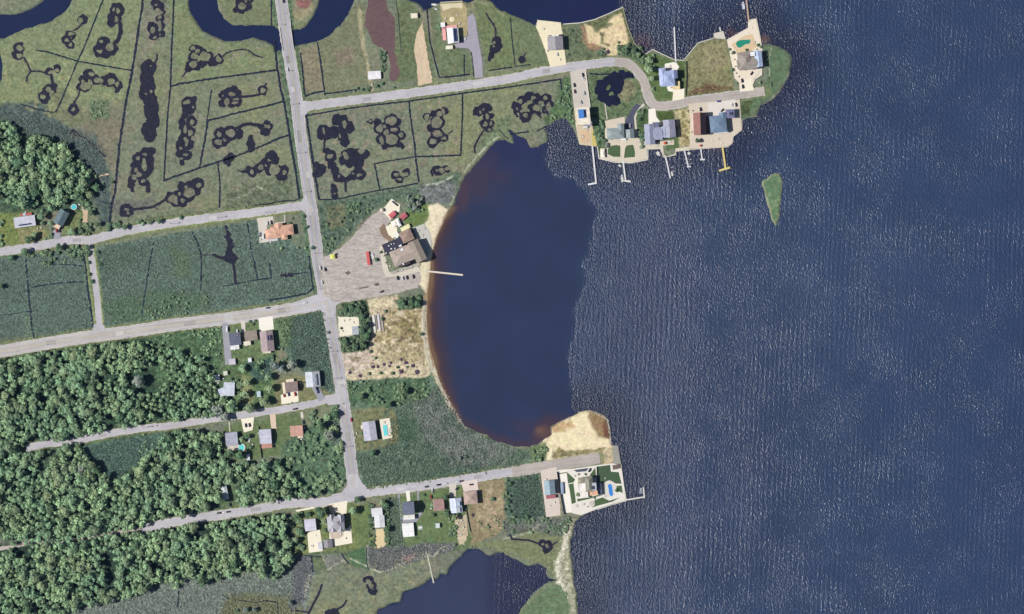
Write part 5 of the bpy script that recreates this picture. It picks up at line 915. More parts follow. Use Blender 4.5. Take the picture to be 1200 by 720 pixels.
house('waterfront restaurant with brown roofs, black flat section and roof equipment', [(476,298,34,18,rr-2,'hip','x',6.4,2.0,(176,160,148)),(489.5,294.5,12,25,rr,'gable','y',7.6,1.8,(150,138,124)),(476.5,277,14,13,rr,'hip','y',5.4,1.8,(160,136,120)),(461,289,23,13,rr-2,'flat','x',5.9,0,(46,46,66)),(474,309.5,13,4,rr-3,'flat','x',6.3,0,(74,60,64))], name='restaurant', cat='restaurant', short='waterfront restaurant', wall=2,
      extras=[('air_handler',456,288.5,6.2,7.4,1.6,1.2,rr,WHP),('air_handler',459,286.5,6.2,7.2,1.2,1.2,rr,WHP),('air_handler',459,292,6.2,7.4,1.8,1.4,rr,WHP),('air_handler',463,291.5,6.2,7.3,1.3,1.2,rr,WHP),('air_handler',453,297,6.2,7.2,1.5,1.2,rr,WHP),
       ('air_handler',469.5,288.5,6.2,7.8,3.2,2.2,rr,WHP),('air_handler',471.5,293,6.2,7.8,3.4,2.4,rr,WHP),('air_handler',462,286,6.2,7.0,1.1,.9,rr,WHP),('air_handler',473,309.8,6.6,7.8,1.6,2,rr,WHP),('awning',475,267.2,2.6,3.0,11.5,4.8,rr+3,flat(C(236,230,180))),('awning',465,275.8,2.6,3.1,5,6,rr-60,WHP),('terrace_roof',479,313.5,0,.5,28,3.4,rr-8,flat(C(176,174,160),.9,.1,1))])
def shed(x, y, w_, h_, rot, col, label, eave=2.4, rise=.8, kind='gable', ax='x', name='shed', cat='shed'):
    return house(label, [(x, y, w_, h_, rot, kind, ax, eave, rise, col)], name=name, cat=cat, windows=False, wall=3)
shed(272.5,424,6.5,6,6,(206,200,210),'small pale shed at the end of the grey alley driveway')
shed(255,443,4.5,7,4,(236,232,224),'white shed at the edge of the wood left of the alley')
shed(264.5,437.5,4,4,10,(222,220,206),'tiny cream shed right of the white shed by the wood')
shed(293,422,3.2,4,4,(232,236,238),'tiny white shed below the tan roofed house')
shed(303.5,462,3.5,6,5,(190,214,220),'pale blue shed between the tree rows above the second road')
shed(291,536,3,6.5,4,(236,238,242),'narrow white shed behind the round turquoise pool')
shed(439,88.5,14,8.5,4,(238,234,236),'long white roofed shed on the dirt track near the top road', rise=.5)
shed(485.5,19,7,5,4,(236,228,206),'small cream shed standing alone in the marsh near the top')
shed(526.5,56,7.5,3.2,3,(238,234,210),'cream trailer like shed below the pink decked house', rise=.3)
shed(513,616,4,4.5,5,(214,224,222),'small pale shed with its shadow on the lawn behind the reddish brown roofed house')
shed(460,251.8,7.5,5,42,(206,104,108),'red roofed shed in the corner of the gravel lot above the restaurant')
shed(473,253.6,7,5.4,38,(186,96,104),'red roofed shed standing on the grass above the restaurant')
shed(416.5,387.5,7,9,6,(178,184,190),'grey metal roofed shed on the white yard behind the thick bushes', rise=.4)
shed(431.5,303,2.6,15,8,(212,96,92),'long narrow red roofed stand in the middle of the gravel lot', rise=.3)
shed(658.7,572,2.2,13,3,(150,168,192),'narrow blue grey lean to along the white gravel strip', rise=.2, ax='y')
def canopy(x, y, w_, h_, rot, col, label, z=2.8):
    root = empty('canopy', W(x, y, G), label, 'canopy'); vs, fs = roof_mesh(w_, h_, 'hip', z, 1.2, 'x')
    link('canopy_top', mesh('canopy_top', vs, fs, flat(C(*col), .8, .04)), root, (0, 0, 0), R(rot))
    pm = mesh('leg', *(lambda m_: (m_.v, m_.f))(MB().box(0, 0, 0, z, .1, .1)), GMET)
    for a in (-1, 1):
        for b_ in (-1, 1):
            q = Matrix.Rotation(R(rot), 3, 'Z') @ Vector((a * w_ * .47, b_ * h_ * .47, 0)); link('leg', pm, root, q)
    return root
canopy(462.5,262,6,6,rr,(250,244,224),'white tent canopy above the restaurant, left of a narrower one')
canopy(467,261,3.2,9,rr,(246,244,238),'long narrow white canopy between the square tent and the red shed')
canopy(390,301,4.6,4.6,10,(236,234,120),'yellow canopy at the street entrance of the gravel lot')
canopy(706.3,180,4,9,2,(244,236,216),'cream shade canopy at the left end of the curved terrace')
canopy(447.5,246.5,3,3,20,(232,218,196),'small cream canopy at the top left corner of the gravel lot')
# the estate house
house('sprawling estate house with pale terraced roofs, taupe roof and round court', [(684,572,9,22,3,'flat','x',3.6,0,(236,228,220)),(690,567,8,17,3,'hip','y',7.0,2.2,(142,138,122)),(695,570,7,9,3,'flat','x',7.2,0,(186,186,196)),(695.5,577.5,9,5,3,'flat','x',6.0,0,(226,178,144)),(681,563,7,6,3,'hip','x',4.2,1.4,(156,152,130)),(703,573,3,14,3,'flat','x',3.2,0,(110,116,140)),(679,572,3.4,12,8,'flat','x',3.0,0,(206,204,196))], short='estate house', wall=3,
      extras=[('skylight',695,571,7.5,7.9,3.2,4,3,DKG),('terrace_roof',686,568,3.9,4.3,7,7,3,WHP)])
# ---------------- pools ----------------
def pool(shape, label, z=.12, water=(96,214,220), cop=(232,226,210), wid=1.1):
    cx = sum(p[0] for p in shape) / len(shape); cy = sum(p[1] for p in shape) / len(shape); root = empty('swimming_pool', W(cx, cy, G + .3), label, 'pool')
    outer = [(cx + (x - cx) * (1 + wid / math.hypot(x - cx, y - cy)), cy + (y - cy) * (1 + wid / math.hypot(x - cx, y - cy))) for x, y in shape]
    rel = lambda P: [(x - cx, cy - y) for x, y in P]
    MB().prism(rel(outer), -.4, z + .1).build('coping', flat(C(*cop), .8, .05), root)
    m, nt, b = nmat('pool_water'); b.inputs['Roughness'].default_value = .08
    nt.links.new(scalecol(nt, C(*water), ramp(nt, noise(nt, .8, 3, pos(nt)), .3, .7, .92, 1.1)), b.inputs['Base Color']); bump(nt, noise(nt, 1.5, 2, pos(nt)), .15, .3, b)
    MB().prism(rel(shape), -.3, z + .13).build('pool_water', m, root); return root
def ell(cx, cy, rx, ry, rot=0, n=20): return [(cx + rx * math.cos(t) * math.cos(R(rot)) - ry * math.sin(t) * math.sin(R(rot)), cy + rx * math.cos(t) * math.sin(R(rot)) + ry * math.sin(t) * math.cos(R(rot))) for t in [2 * math.pi * i / n for i in range(n)]]
pool(ell(283.2, 524.5, 3.4, 3.6), 'round turquoise above ground pool beside the grey roofed house', .9, (112,222,214))
pool(ell(86.8, 242.8, 3.2, 3.0), 'small round turquoise pool above the slate gabled house', .9, (96,206,214), wid=.5)
pool([(448.6,498.5),(453.2,498),(454.6,510.5),(450,511)], 'rectangular turquoise pool behind the lilac grey roofed house', water=(120,222,224), wid=.6)
pool([(862,51.5),(864,48.5),(868,47),(873,46.8),(879,46.5),(879.6,49),(878,51.5),(873,52.5),(868,56),(864.5,56)], 'green kidney shaped pool on the tan patio at the north tip', water=(48,146,120), cop=(226,204,170))
pad('patio', ell(714, 573, 8.6, 9.6, 0, 28), flat(C(220,214,202), .85, .06)); pool([(712.2,568.5),(714.5,567),(717,568.5),(718,575),(718.4,580.5),(716,582),(713.8,579),(713.2,574)], 'curved blue pool on the round patio of the estate', water=(64,140,222), wid=.7)
pad('patio', ell(693.5, 590.5, 3.6, 3.8, 0, 20), flat(C(214,206,192), .85, .08)); 
TER = flat(C(236,226,204), .85, .06)
pad('patio', [(445,492.5),(456,490),(460,513),(448,515)], TER) if 0 else None
pad('patio', [(444.5,492),(456.5,490),(460,513),(448.5,515.5)], TER, 0, z=G + .1)
MB().cyl(0, 0, -.2, .5, 3, 3, 24).cyl(0, 0, .5, .9, 1.2, .8, 16).build('fire_pit', flat(C(236,228,190), .8, .05), None, W(529.5, 23, G)); setp(bpy.data.objects['fire_pit'], 'round cream stone circle in the sandy yard above the pink decked house', 'fire pit')
# satellite-like small dark round on terrace
for x, y, r, lb in ((711,170,2.6,'round grey thatched umbrella on the left of the curved terrace'),(779,168,1.8,'red brown parasol on the patio of the blue grey multi gabled house'),(820.5,171,1.4,'small red parasol at the landing end of the right short dock')):
    root = empty('parasol', W(x, y, G), lb, 'parasol'); MB().cyl(0, 0, 0, 2.6, .08, .08, 6).build('pole', GMET, root); MB().cyl(0, 0, 2.2, 3.1, r, .1, 12).build('shade', flat(C(112,116,112) if r > 2 else C(214,96,66), .9, .1), root)
# ---------------- docks ----------------
def dock(label, segs, col, wd=2.0, z=1.15, boards=True):
    x0, y0 = segs[0][0]; c0 = W(x0, y0, 0); root = empty('dock', c0, label, 'dock')
    dm = flat(C(*col), .8, .07, .8); pm = mesh('piling', *(lambda m_: (m_.v, m_.f))(MB().cyl(0, 0, -1.5, z + .5, .22, .2, 7)), flat(C(150,136,116), .9, .15))
    for i, (a, b_, w_) in enumerate(segs):
        A, B = Vector(W(*a)), Vector(W(*b_)); dv = B - A; L = dv.length; ang = math.degrees(math.atan2(dv.y, dv.x)); M = (A + B) / 2
        MB().box(0, 0, z - .2 + i * .005, z + i * .005, L, w_).build('walkway' if i == 0 else 'platform', dm, root, (M.x - c0[0], M.y - c0[1], 0), R(ang))
        st = MB(); 
        for s in (-1, 1): st.box(0, s * (w_ / 2 - .15), z - .5, z - .21, L - .2, .2)
        st.build('stringer', flat(C(130,118,100), .9, .1), root, (M.x - c0[0], M.y - c0[1], 0), R(ang))
        nv = Vector((-dv.y, dv.x, 0)).normalized()
        for k in range(int(L / 4) + 1):
            for s in (-1, 1):
                q = A + dv * min(1, (k * 4 + .5) / L) + nv * s * (w_ / 2 + .1) - Vector(c0); link('piling', pm, root, (q.x, q.y, 0))
    return root
dock('long white dock with a short foot, below the tall building', [((694,171),(698.5,215),1.8),((699.5,214.5),(689,216.5),2)], (226,224,228))
dock('straight white dock from the oval lawns with a white boat at its end', [((730,188),(733,212),1.7),((731.5,212),(739,213),2)], (232,230,228), 1.6)
dock('white dock with boat lift below the blue grey multi gabled house', [((780,184),(785.5,209.5),1.7)], (222,222,226))
dock('grey white dock with lift frames left of the short dock', [((802,176.5),(806.5,195.5),1.7),((805,195.8),(809.5,195.3),1.8)], (214,214,222))
dock('short plain white dock with a small foot, right of the lift frames', [((821,174),(822.8,187),1.6),((820.5,187.2),(826,187.2),1.8)], (222,220,226))
dock('yellow painted dock ending in a crossbar', [((846.5,172),(850,197),2.1),((842.5,200.3),(855.5,196.5),2.2)], (224,206,130))
dock('long white dock north of the periwinkle roofed house', [((791.8,73),(790,32),1.6)], (226,226,230))
dock('thin brown dock running north from the quay with a boat moored beside it', [((877.5,26),(873,-14),1.7)], (196,168,146))
dock('stub of a grey dock on the small concrete landing', [((844.5,37),(843.2,32),1.7)], (206,206,204))
dock('white pier from the restaurant beach into the calm bay', [((500,318),(542.5,322.5),2.0)], (226,216,200))
dock('white L shaped dock off the estate seawall corner', [((734,586),(755.5,582.5),1.5),((755,584),(754,571),1.4)], (230,228,222))
dock('narrow pale pier over the dark pond inside the road loop', [((711.5,140),(708.8,122),1.5)], (196,192,176))
pad('boardwalk', [(500,648),(501.2,648),(509,683.5),(507.4,683.8)], flat(C(206,204,184), .85, .1), .15)
# ---------------- boats ----------------
def boat(x, y, L, wd, ang, label, col=(238,238,240), z=.0, deck=(226,220,206)):
    root = empty('boat', W(x, y, z), label, 'boat', rz=R(ang)); P = [(-.5, -.4), (.1, -.5), (.35, -.32), (.5, 0), (.35, .32), (.1, .5), (-.5, .4)]
    pl = [(a * L, b_ * wd) for a, b_ in P]; mb = MB(); n = len(pl)
    mb.v = [(a * .9, b_ * .6, -.2) for a, b_ in pl] + [(a, b_, .9) for a, b_ in pl] + [(a * .86 - .1, b_ * .78, .92) for a, b_ in pl] + [(a * .84 - .1, b_ * .72, .5) for a, b_ in pl]
    for k in range(3): mb.f += [(k*n+i, k*n+(i+1) % n, (k+1)*n+(i+1) % n, (k+1)*n+i) for i in range(n)]
    mb.f.append(tuple(range(n - 1, -1, -1))); mb.build('hull', gloss(C(*col), .3), root)
    MB().prism([(a * .84 - .1, b_ * .72) for a, b_ in pl], .4, .55).build('deck', flat(C(*deck), .8, .05), root)
    MB().box(.05 * L, 0, .5, 1.3, .3 * L, .45 * wd, 0, .8).build('console', gloss(C(*col), .3), root)
    MB().box(.2 * L, 0, .9, 1.4, .06 * L, .5 * wd, 0, .9).build('windshield', gloss(C(60,70,90), .1), root)
    MB().box(-.53 * L, 0, .2, 1.3, .5, .45).build('outboard_motor', gloss(C(50,50,56), .4), root)
    return root
boat(729, 209, 9, 3.2, 95, 'white motor boat left of the dock from the oval lawns'); boat(726.5, 194.5, 4.5, 2.6, -30, 'small pale dinghy beside the curved seawall')
boat(787.5, 203.5, 6, 2.6, 100, 'white boat on the lift beside the dock of the multi gabled house'); boat(807.5, 180, 4.2, 3, 10, 'small white jet boat near the seawall beside the lift frames')
boat(871, 6.5, 9, 3.4, 97, 'white and blue motor boat moored beside the thin brown north dock', deck=(196,206,226)); boat(771.5, 180.5, 6, 4, -50, 'white sailing dinghy in the notch of the stepped seawall')
boat(509.5, 5.8, 8, 2.6, -5, 'long white boat on the bank above left of the pink decked house', z=.7); boat(511, 11, 4.5, 2, -15, 'short white boat just below the long white one on the bank', z=G)
boat(292.3, 516, 6, 2.2, 70, 'white boat on the lawn right of the round pool house', z=G); boat(751, 575, 7, 3, 80, 'grey boat on a lift inside the L shaped estate dock', col=(196,204,214), deck=(120,130,142))
boat(436.5, 299.5, 8.5, 3.6, 100, 'white boat on a trailer beside the red roofed stand in the gravel lot', z=G)
for x, y, a, lb in ((788,199,10,'boat lift frame above the boat at the multi gabled house dock'),(804,189,8,'boat lift frame left of the second grey white dock'),(809,189.5,8,'boat lift frame right of the second grey white dock'),(752,575,8,'boat lift frame inside the estate dock')):
    root = empty('boat_lift', W(x, y, 0), lb, 'boat lift', rz=R(a))
    for s in (-1, 1):
        MB().box(0, s * 2.6, 1.9, 2.1, 3.6, .3).build('beam', WHP, root)
        for t in (-1, 1): MB().box(t * 1.7, s * 2.6, -1.5, 2.4, .3, .3).build('post', WHP, root)
# ---------------- dock sections stored in the sandy yard, lumber ----------------
for i, (x, y, L, wd, a, c) in enumerate([(434,379,20,1.8,95,(214,210,196)),(438.3,379,20,2.6,96,(232,228,218)),(441,378,17,1.2,96,(160,154,146)),(444,378,19,2.4,97,(214,208,214)),(448,379,20,1.8,97,(176,168,160)),(430,418,13,2,5,(196,178,160)),(431,423,12,2.4,4,(206,188,168)),(429,426,13,1.5,4,(186,168,140))]):
    root = empty('dock_section', W(x, y, G), ['narrow grey dock section, leftmost of the row lying in the sandy yard','broad white dock section, second from left in the sandy yard','thin dark dock section in the middle of the sandy yard row','wide pale dock section, fourth of the sandy yard row','brownish dock section, rightmost of the sandy yard row','upper timber stack beside the thick bushes in the sandy yard','middle and widest timber stack in the lower sandy yard','lowest timber stack in the sandy yard'][i], 'dock section' if i < 5 else 'timber stack', rz=R(a))
    MB().box(0, 0, .3, .9, L, wd).build('deck', flat(C(*c), .85, .15, 1), root); MB().box(0, 0, 0, .3, L * .9, wd * .8).build('frame', flat(C(120,110,96), .9, .1), root)
# ---------------- vehicles ----------------
WH = C(236,236,236); BLK = C(44,44,50); 
wheel_me = mesh('wheel', *(lambda m_: (m_.v, m_.f))(MB().tube((0, -.14, 0), (0, .14, 0), .36, .36, 10)), flat(C(40,40,42), .8))
GLS = gloss(C(48,58,74), .08, 'car_glass'); LGT = gloss(C(236,232,214), .2, 'lamp')
CARM = {}
def car(x, y, ang, col, label, kind='car'):
    L, wd, h = {'car': (4.7, 1.95, 1.45), 'suv': (5.0, 2.05, 1.8), 'pickup': (5.7, 2.1, 1.85), 'van': (6.4, 2.3, 2.5)}[kind]
    root = empty({'car': 'parked_car', 'suv': 'suv', 'pickup': 'pickup_truck', 'van': 'van'}[kind], W(x, y, G + .28), label, {'car': 'car', 'suv': 'car', 'pickup': 'pickup truck', 'van': 'van'}[kind], rz=R(ang))
    if (kind, col) not in CARM:
        e = L / 2; s = wd / 2; mb = MB()
        prof = [(-e, .35), (-e, .85), (-e + .5, .95), (e - 1.3, .98), (e - .2, .8), (e, .6), (e, .35)]; n = len(prof)
        mb.v = [(a, -s * (1 if z < .9 else .94), z) for a, z in prof] + [(a, s * (1 if z < .9 else .94), z) for a, z in prof]
        mb.f = [tuple(range(n)), tuple(range(2 * n - 1, n - 1, -1))] + [(i, i + n, (i + 1) % n + n, (i + 1) % n) for i in range(n)]
        c0, c1 = {'car': (-e + .7, e - 1.5), 'suv': (-e + .25, e - 1.4), 'pickup': (-.6, e - 1.5), 'van': (-e + .1, e - .9)}[kind]; rk = .45 if kind != 'van' else .2
        cab = MB(); q = len(cab.v); cab.v = [(c0, -s * .9, .93), (c1, -s * .9, .93), (c1, s * .9, .93), (c0, s * .9, .93), (c0 + rk * .7, -s * .74, h - .06), (c1 - rk * 1.3, -s * .74, h - .06), (c1 - rk * 1.3, s * .74, h - .06), (c0 + rk * .7, s * .74, h - .06)]
        cab.f = [(0, 1, 5, 4), (1, 2, 6, 5), (2, 3, 7, 6), (3, 0, 4, 7), (4, 5, 6, 7)]
        rf = MB().box((c0 + c1) / 2 - rk * .3, 0, h - .06, h, c1 - c0 - rk * 1.9, wd * .74)
        bd = MB().box(-e + 1.25, 0, .6, .98, 1.9, wd * .8) if kind == 'pickup' else None
        p = gloss(col, .3, 'car_paint')
        CARM[(kind, col)] = (mesh('body', mb.v, mb.f, p), mesh('cabin', cab.v, cab.f, GLS), mesh('roof_panel', rf.v, rf.f, p), mesh('truck_bed', bd.v, bd.f, flat(C(60,60,64))) if bd else None)
    B_ = CARM[(kind, col)]; link('body', B_[0], root); cb = link('cabin', B_[1], root); link('roof_panel', B_[2], root)
    if B_[3]: link('truck_bed', B_[3], root, (0, 0, .01))
    for a in (-1, 1):
        for b_ in (-1, 1): link('wheel', wheel_me, root, (a * L * .32, b_ * (wd / 2 - .1), .36))
        MB().box(L / 2, a * wd * .36, .6, .75, .1, .35).build('headlight', LGT, root)
    return root
RD_, BLU, SLV = C(168,52,48), C(56,64,112), C(176,180,188)
CARS = [(337,82,100,WH,'white car driving on the main road above the top road junction','car'),(332.2,1.5,98,BLK,'black car on the main road at the very top edge','car'),(375,314,99,WH,'white car on the left lane of the main road beside the gravel lot','suv'),(381.2,316,99,BLK,'dark car right of a white car on the main road beside the gravel lot','car'),(377.2,331,100,WH,'white car waiting on the main road near the junction','car'),
 (357.5,355,8,WH,'white car on the east west road just left of the junction','car'),(314,361,8,BLU,'dark blue car on the east west road above the white driveway','car'),(447.5,342,22,BLK,'black car near the lower edge of the gravel lot','car'),
 (466,326,100,BLK,'black car, leftmost of four parked below the restaurant','suv'),(471.5,326.2,100,WH,'white car parked between two dark cars below the restaurant','suv'),(477,325.5,100,BLK,'black car right of the white one below the restaurant','car'),(484.5,324.5,98,BLK,'black car parked apart on the right below the restaurant','car'),
 (461.5,237.5,-35,C(84,100,130),'blue grey car in the top corner of the gravel lot','car'),(464.5,240,-35,C(72,82,62),'dark green car in the top corner of the gravel lot','car'),
 (333,463.5,98,RD_,'dark red car, left of three by the brown roofed house','car'),(338.3,462.3,98,BLU,'dark blue car between two red ones by the brown roofed house','car'),(345.8,462,98,RD_,'red car, right of three by the brown roofed house','suv'),(346,479.5,12,C(92,70,64),'dark brown pickup at the kerb of the second road','pickup'),
 (371,455,100,BLK,'black car at the top of the grey drive by the two tone house','suv'),(372.5,459,95,BLU,'dark blue car behind the black one by the two tone house','car'),(288,498.7,98,BLK,'black car, left of the pair on the small cream drive','car'),(292.3,498.3,98,BLK,'black car, right of the pair on the small cream drive','car'),
 (284,388.5,96,BLU,'dark car above the gap between dark blue and tan roofed houses','car'),(266,386,92,WH,'white van at the top of the grey alley driveway','van'),(411.8,492,97,RD_,'red car in front of the lilac grey roofed house with pool','car'),
 (355.5,495,95,BLK,'dark car right of the pinkish tan roofed house','car'),(66.5,270.5,95,RD_,'red car by the cream garage of the slate gabled house','car'),(69.6,270.5,95,BLK,'black car beside the red one by the slate gabled house','car'),
 (313,261.5,98,WH,'white car on the drive of the salmon roofed house','suv'),(318,260.8,98,BLK,'dark car right of the white one on the salmon house drive','car'),(308.5,277,95,WH,'white van along the left wall of the salmon roofed house','van'),(304.5,275,96,SLV,'silver pickup left of the white van at the salmon roofed house','pickup'),
 (500,570.5,8,BLK,'dark grey car parked on the kerb above the lawn of the slate blue house','car'),(506.5,575,96,WH,'white pickup on the drive strip above the red car','pickup'),(505.3,582.5,96,C(150,40,50),'red car beside the reddish brown roofed house','car'),(514,568.3,8,BLK,'black suv parked at the kerb above the reddish brown roofed house','suv'),(522,566.8,8,WH,'white car parked at the kerb right of the black suv','car'),
 (540.5,564,8,BLK,'dark car at the kerb left of the wide pale driveway','car'),(535.6,572.8,35,BLK,'black car on the concrete beside the pale blue sloped house','car'),(552.3,568,6,BLK,'dark car alone on the wide pale driveway','car'),(536.5,565,8,WH,'white car at the kerb above the pale blue sloped house','car'),
 (257,601.3,8,BLK,'dark pickup parked first in the row at the bottom road by the wood','pickup'),(262.7,600.6,8,WH,'white car parked second in the row at the bottom road by the wood','car'),(267.5,600,8,BLK,'dark car parked third in the row at the bottom road by the wood','car'),(269.6,591.5,95,BLK,'dark car on the dirt drive of the narrow pale roofed house','car'),
 (652.8,64,100,WH,'white car on the bright sand below the grey roofed house','car'),(683,88,100,BLK,'black car at the top of the beige parking lot','car'),(683.5,92.5,-40,WH,'white car angled at the top of the beige parking lot','car'),(673,100,98,BLK,'black car on the left side of the beige parking lot','car'),(673.6,107.5,98,C(80,40,44),'dark red car below the black one in the beige lot','car'),
 (684,109.3,98,C(210,216,214),'pale car with dark windows on the right side of the beige lot','suv'),(680.7,120,105,C(190,196,196),'grey white car near the blue roof patch in the beige lot','car'),(686.5,149.3,5,WH,'white van behind the tall building with blue roof patch','van'),
 (738,147.5,95,SLV,'silver car on the dark driveway of the green grey roofed house','suv'),(820.8,128.4,93,BLK,'black suv on the white strip above the steep brown roof','suv'),(846.5,129.5,45,BLK,'black car angled on the pale drive above the slate blue roof','car'),(857.5,123,100,WH,'white car near the road end beside another white car','car'),(862.5,123,100,BLK,'black car at the road end right of a white car','car'),
 (842.5,119,3,C(40,60,130),'blue car on the road beside the olive lot','car'),(869.5,94.8,92,BLK,'black suv upper of two in the drive of the taupe house','suv'),(870.3,101.7,95,BLK,'black car lower of two in the drive of the taupe house','suv'),(880.8,86.2,55,BLK,'black car beside the taupe roofed house wall','car'),
 (691,551,55,BLK,'black car on the slanting white drive of the estate','suv'),(278,388.5,100,WH,'small white car above the dark blue roofed house','car')]
for c_ in CARS: car(*c_)
# ---------------- utility poles ----------------
POLES = [(341.5,122.8,'at the top road junction'),(355.5,225.5,'beside the pond blocks above the third junction'),(370,297.5,'across from the gravel lot entrance'),(386.5,412.8,'beside the reed field below the main junction'),(391,444,'above the second road junction'),(393.5,474.5,'just below the second road junction'),(404,524,'beside the bushy lot below the second road'),(325,30,'at the north end of the bridge'),(333.5,84,'left of the white car on the main road'),(349,180,'beside the marsh ponds between the first two junctions'),(256,255,'on the verge above the dark reed field'),(201,262.5,'on the verge left along the road past the reed field'),(313,250,'above the driveway of the salmon roofed house'),(169,501,'on the second road beside the wood'),(175,500,'right of another pole on the second road by the wood')]
pp = MB().cyl(0, 0, 0, 10.5, .18, .12, 8); ppm = mesh('pole_shaft', pp.v, pp.f, flat(C(120,104,88), .9, .1))
ca = MB().box(0, 0, 9.5, 9.75, .2, 2.6); cam_ = mesh('crossarm', ca.v, ca.f, flat(C(130,112,92), .9, .1)); tr = MB().cyl(.35, .35, 8, 9.1, .3, .3, 8); trm = mesh('transformer', tr.v, tr.f, flat(C(150,152,156), .6))
for x, y, t in POLES:
    r_ = empty('utility_pole', W(x, y, G), 'wooden utility pole ' + t, 'utility pole', 'utility poles beside the roads', rz=R(random.uniform(-8, 8)))
    link('pole_shaft', ppm, r_); link('crossarm', cam_, r_); link('transformer', trm, r_)
# ---------------- foliage ----------------
def leafmat(name, c, tr=.0):
    m, nt, b = nmat(name); at = nt.nodes.new('ShaderNodeVertexColor'); at.layer_name = 'tint'; oi = nt.nodes.new('ShaderNodeObjectInfo')
    f = mth(nt, 'MULTIPLY', at.outputs['Color'], ramp(nt, oi.outputs['Random'], 0, 1, .82, 1.2))
    big = ramp(nt, noise(nt, .035, 3, pos(nt)), .35, .65, 0, 1); colr = mixc(nt, big, C(*c), C(c[0] * .86, c[1] * .93, c[2] * .98))
    hs = nt.nodes.new('ShaderNodeHueSaturation'); nt.links.new(scalecol(nt, colr, f), hs.inputs['Color']); nt.links.new(ramp(nt, oi.outputs['Random'], 0, 1, .48, .515), hs.inputs['Hue'])
    nt.links.new(hs.outputs[0], b.inputs['Base Color']); b.inputs['Roughness'].default_value = .75; b.inputs['Specular IOR Level'].default_value = .25; return m
LF = leafmat('foliage', (146,168,122)); LFD = leafmat('dark_foliage', (98,126,88)); LFY = leafmat('light_foliage', (160,180,132)); LR = leafmat('reed_foliage', (140,156,156)); LFG = leafmat('grey_foliage', (150,156,140)); LFP = leafmat('purple_foliage', (92,68,92))
BARK = flat(C(150,140,126), .9, .15, 2)
def crown_arrays(r, h, n, rng, leaf=.75, flatk=.8):
    """leaf tufts spread over lumpy sub-clumps; returns verts, quads, tint"""
    k = 13; ang = rng.uniform(0, 2 * np.pi, k); rad = r * .72 * np.sqrt(rng.uniform(0, 1, k)); cc = np.stack([rad * np.cos(ang), rad * np.sin(ang), h + rng.uniform(-.5, .6, k) * r * .5 - rad * .35], 1); cr_ = r * rng.uniform(.22, .46, k)
    w_ = rng.integers(0, k, n); u = rng.normal(size=(n, 3)); u[:, 2] = np.abs(u[:, 2]) * 1.1 - .35; u /= np.linalg.norm(u, axis=1)[:, None]
    p = cc[w_] + u * (cr_[w_] * rng.uniform(.75, 1.12, n))[:, None]
    nrm = u * .9 + rng.normal(size=(n, 3)) * .75 + np.array([0, 0, .6]); nrm /= np.linalg.norm(nrm, axis=1)[:, None]
    a = np.cross(nrm, rng.normal(size=(n, 3))); a /= np.linalg.norm(a, axis=1)[:, None]; b = np.cross(nrm, a)
    s = (leaf * rng.uniform(.55, 1.25, n))[:, None]; s2 = s * rng.uniform(.6, 1, n)[:, None]
    V = np.stack([p - a * s, p - b * s2, p + a * s, p + b * s2], 1).reshape(-1, 3)
    ct = rng.uniform(.72, 1.28, k)
    return V, np.repeat((ct[w_] * rng.uniform(.55, 1.5, n)), 4)
def core_arrays(r, h):
    t = [2 * np.pi * i / 7 for i in range(7)]
    V = [(0, 0, h + r * .45)] + [(r * .62 * math.cos(a), r * .62 * math.sin(a), h + r * .1) for a in t] + [(r * .5 * math.cos(a), r * .5 * math.sin(a), h - r * .5) for a in t]
    F = [(0, 1 + i, 1 + (i + 1) % 7, 1 + (i + 1) % 7) for i in range(7)] + [(1 + i, 8 + i, 8 + (i + 1) % 7, 1 + (i + 1) % 7) for i in range(7)]
    return np.array(V), F
def qmesh(name, V, T, mat, extra=None):
    V = np.asarray(V, np.float32); n = len(V) // 4; F = np.arange(n * 4, dtype=np.int32).reshape(-1, 4)
    me = bpy.data.meshes.new(name); me.vertices.add(len(V)); me.vertices.foreach_set('co', V.ravel()); me.loops.add(F.size); me.loops.foreach_set('vertex_index', F.ravel())
    me.polygons.add(n); me.polygons.foreach_set('loop_start', np.arange(0, F.size, 4, dtype=np.int32)); me.polygons.foreach_set('loop_total', np.full(n, 4, np.int32)); me.update(calc_edges=True)
    at = me.color_attributes.new('tint', 'FLOAT_COLOR', 'POINT'); c = np.ones((len(V), 4), np.float32); T = np.asarray(T); c[:, :3] = T[:, None] if T.ndim == 1 else T; at.data.foreach_set('color', c.ravel()); me.materials.append(mat); return me
def tree_parts(r, h, n, seed, leaf):
    rng = np.random.default_rng(seed); V, T = crown_arrays(r, h, n, rng, leaf); cv, cf = core_arrays(r, h)
    V2 = np.concatenate([V] + [cv[list(f)] for f in cf]); T2 = np.concatenate([T, np.full(4 * len(cf), .85)]); return V2, T2
def trunk_mesh(r, h, seed):
    rg = random.Random(seed); mb = MB().tube((0, 0, -.3), (0, 0, h * .8), .09 * r, .05 * r, 7)
    for i in range(5):
        a = i * 1.3 + rg.random(); z = h * rg.uniform(.35, .65); mb.tube((0, 0, z), (math.cos(a) * r * .55, math.sin(a) * r * .55, z + r * .5), .04 * r, .015 * r, 4)
    return mesh('trunk', mb.v, mb.f, BARK)
TREES = {}
def tree_proto(kind, i, mat):
    key = (kind, i, mat.name)
    if key not in TREES:
        r, h, n, leaf = {'tree': (5, 8.5, 420, .78), 'bush': (2, 1.6, 160, .36)}[kind]
        V, T = tree_parts(r, h, n, 100 + i, leaf); TREES[key] = (qmesh('crown', V, T, mat), trunk_mesh(r, h, i) if kind == 'tree' else None)
    return TREES[key]
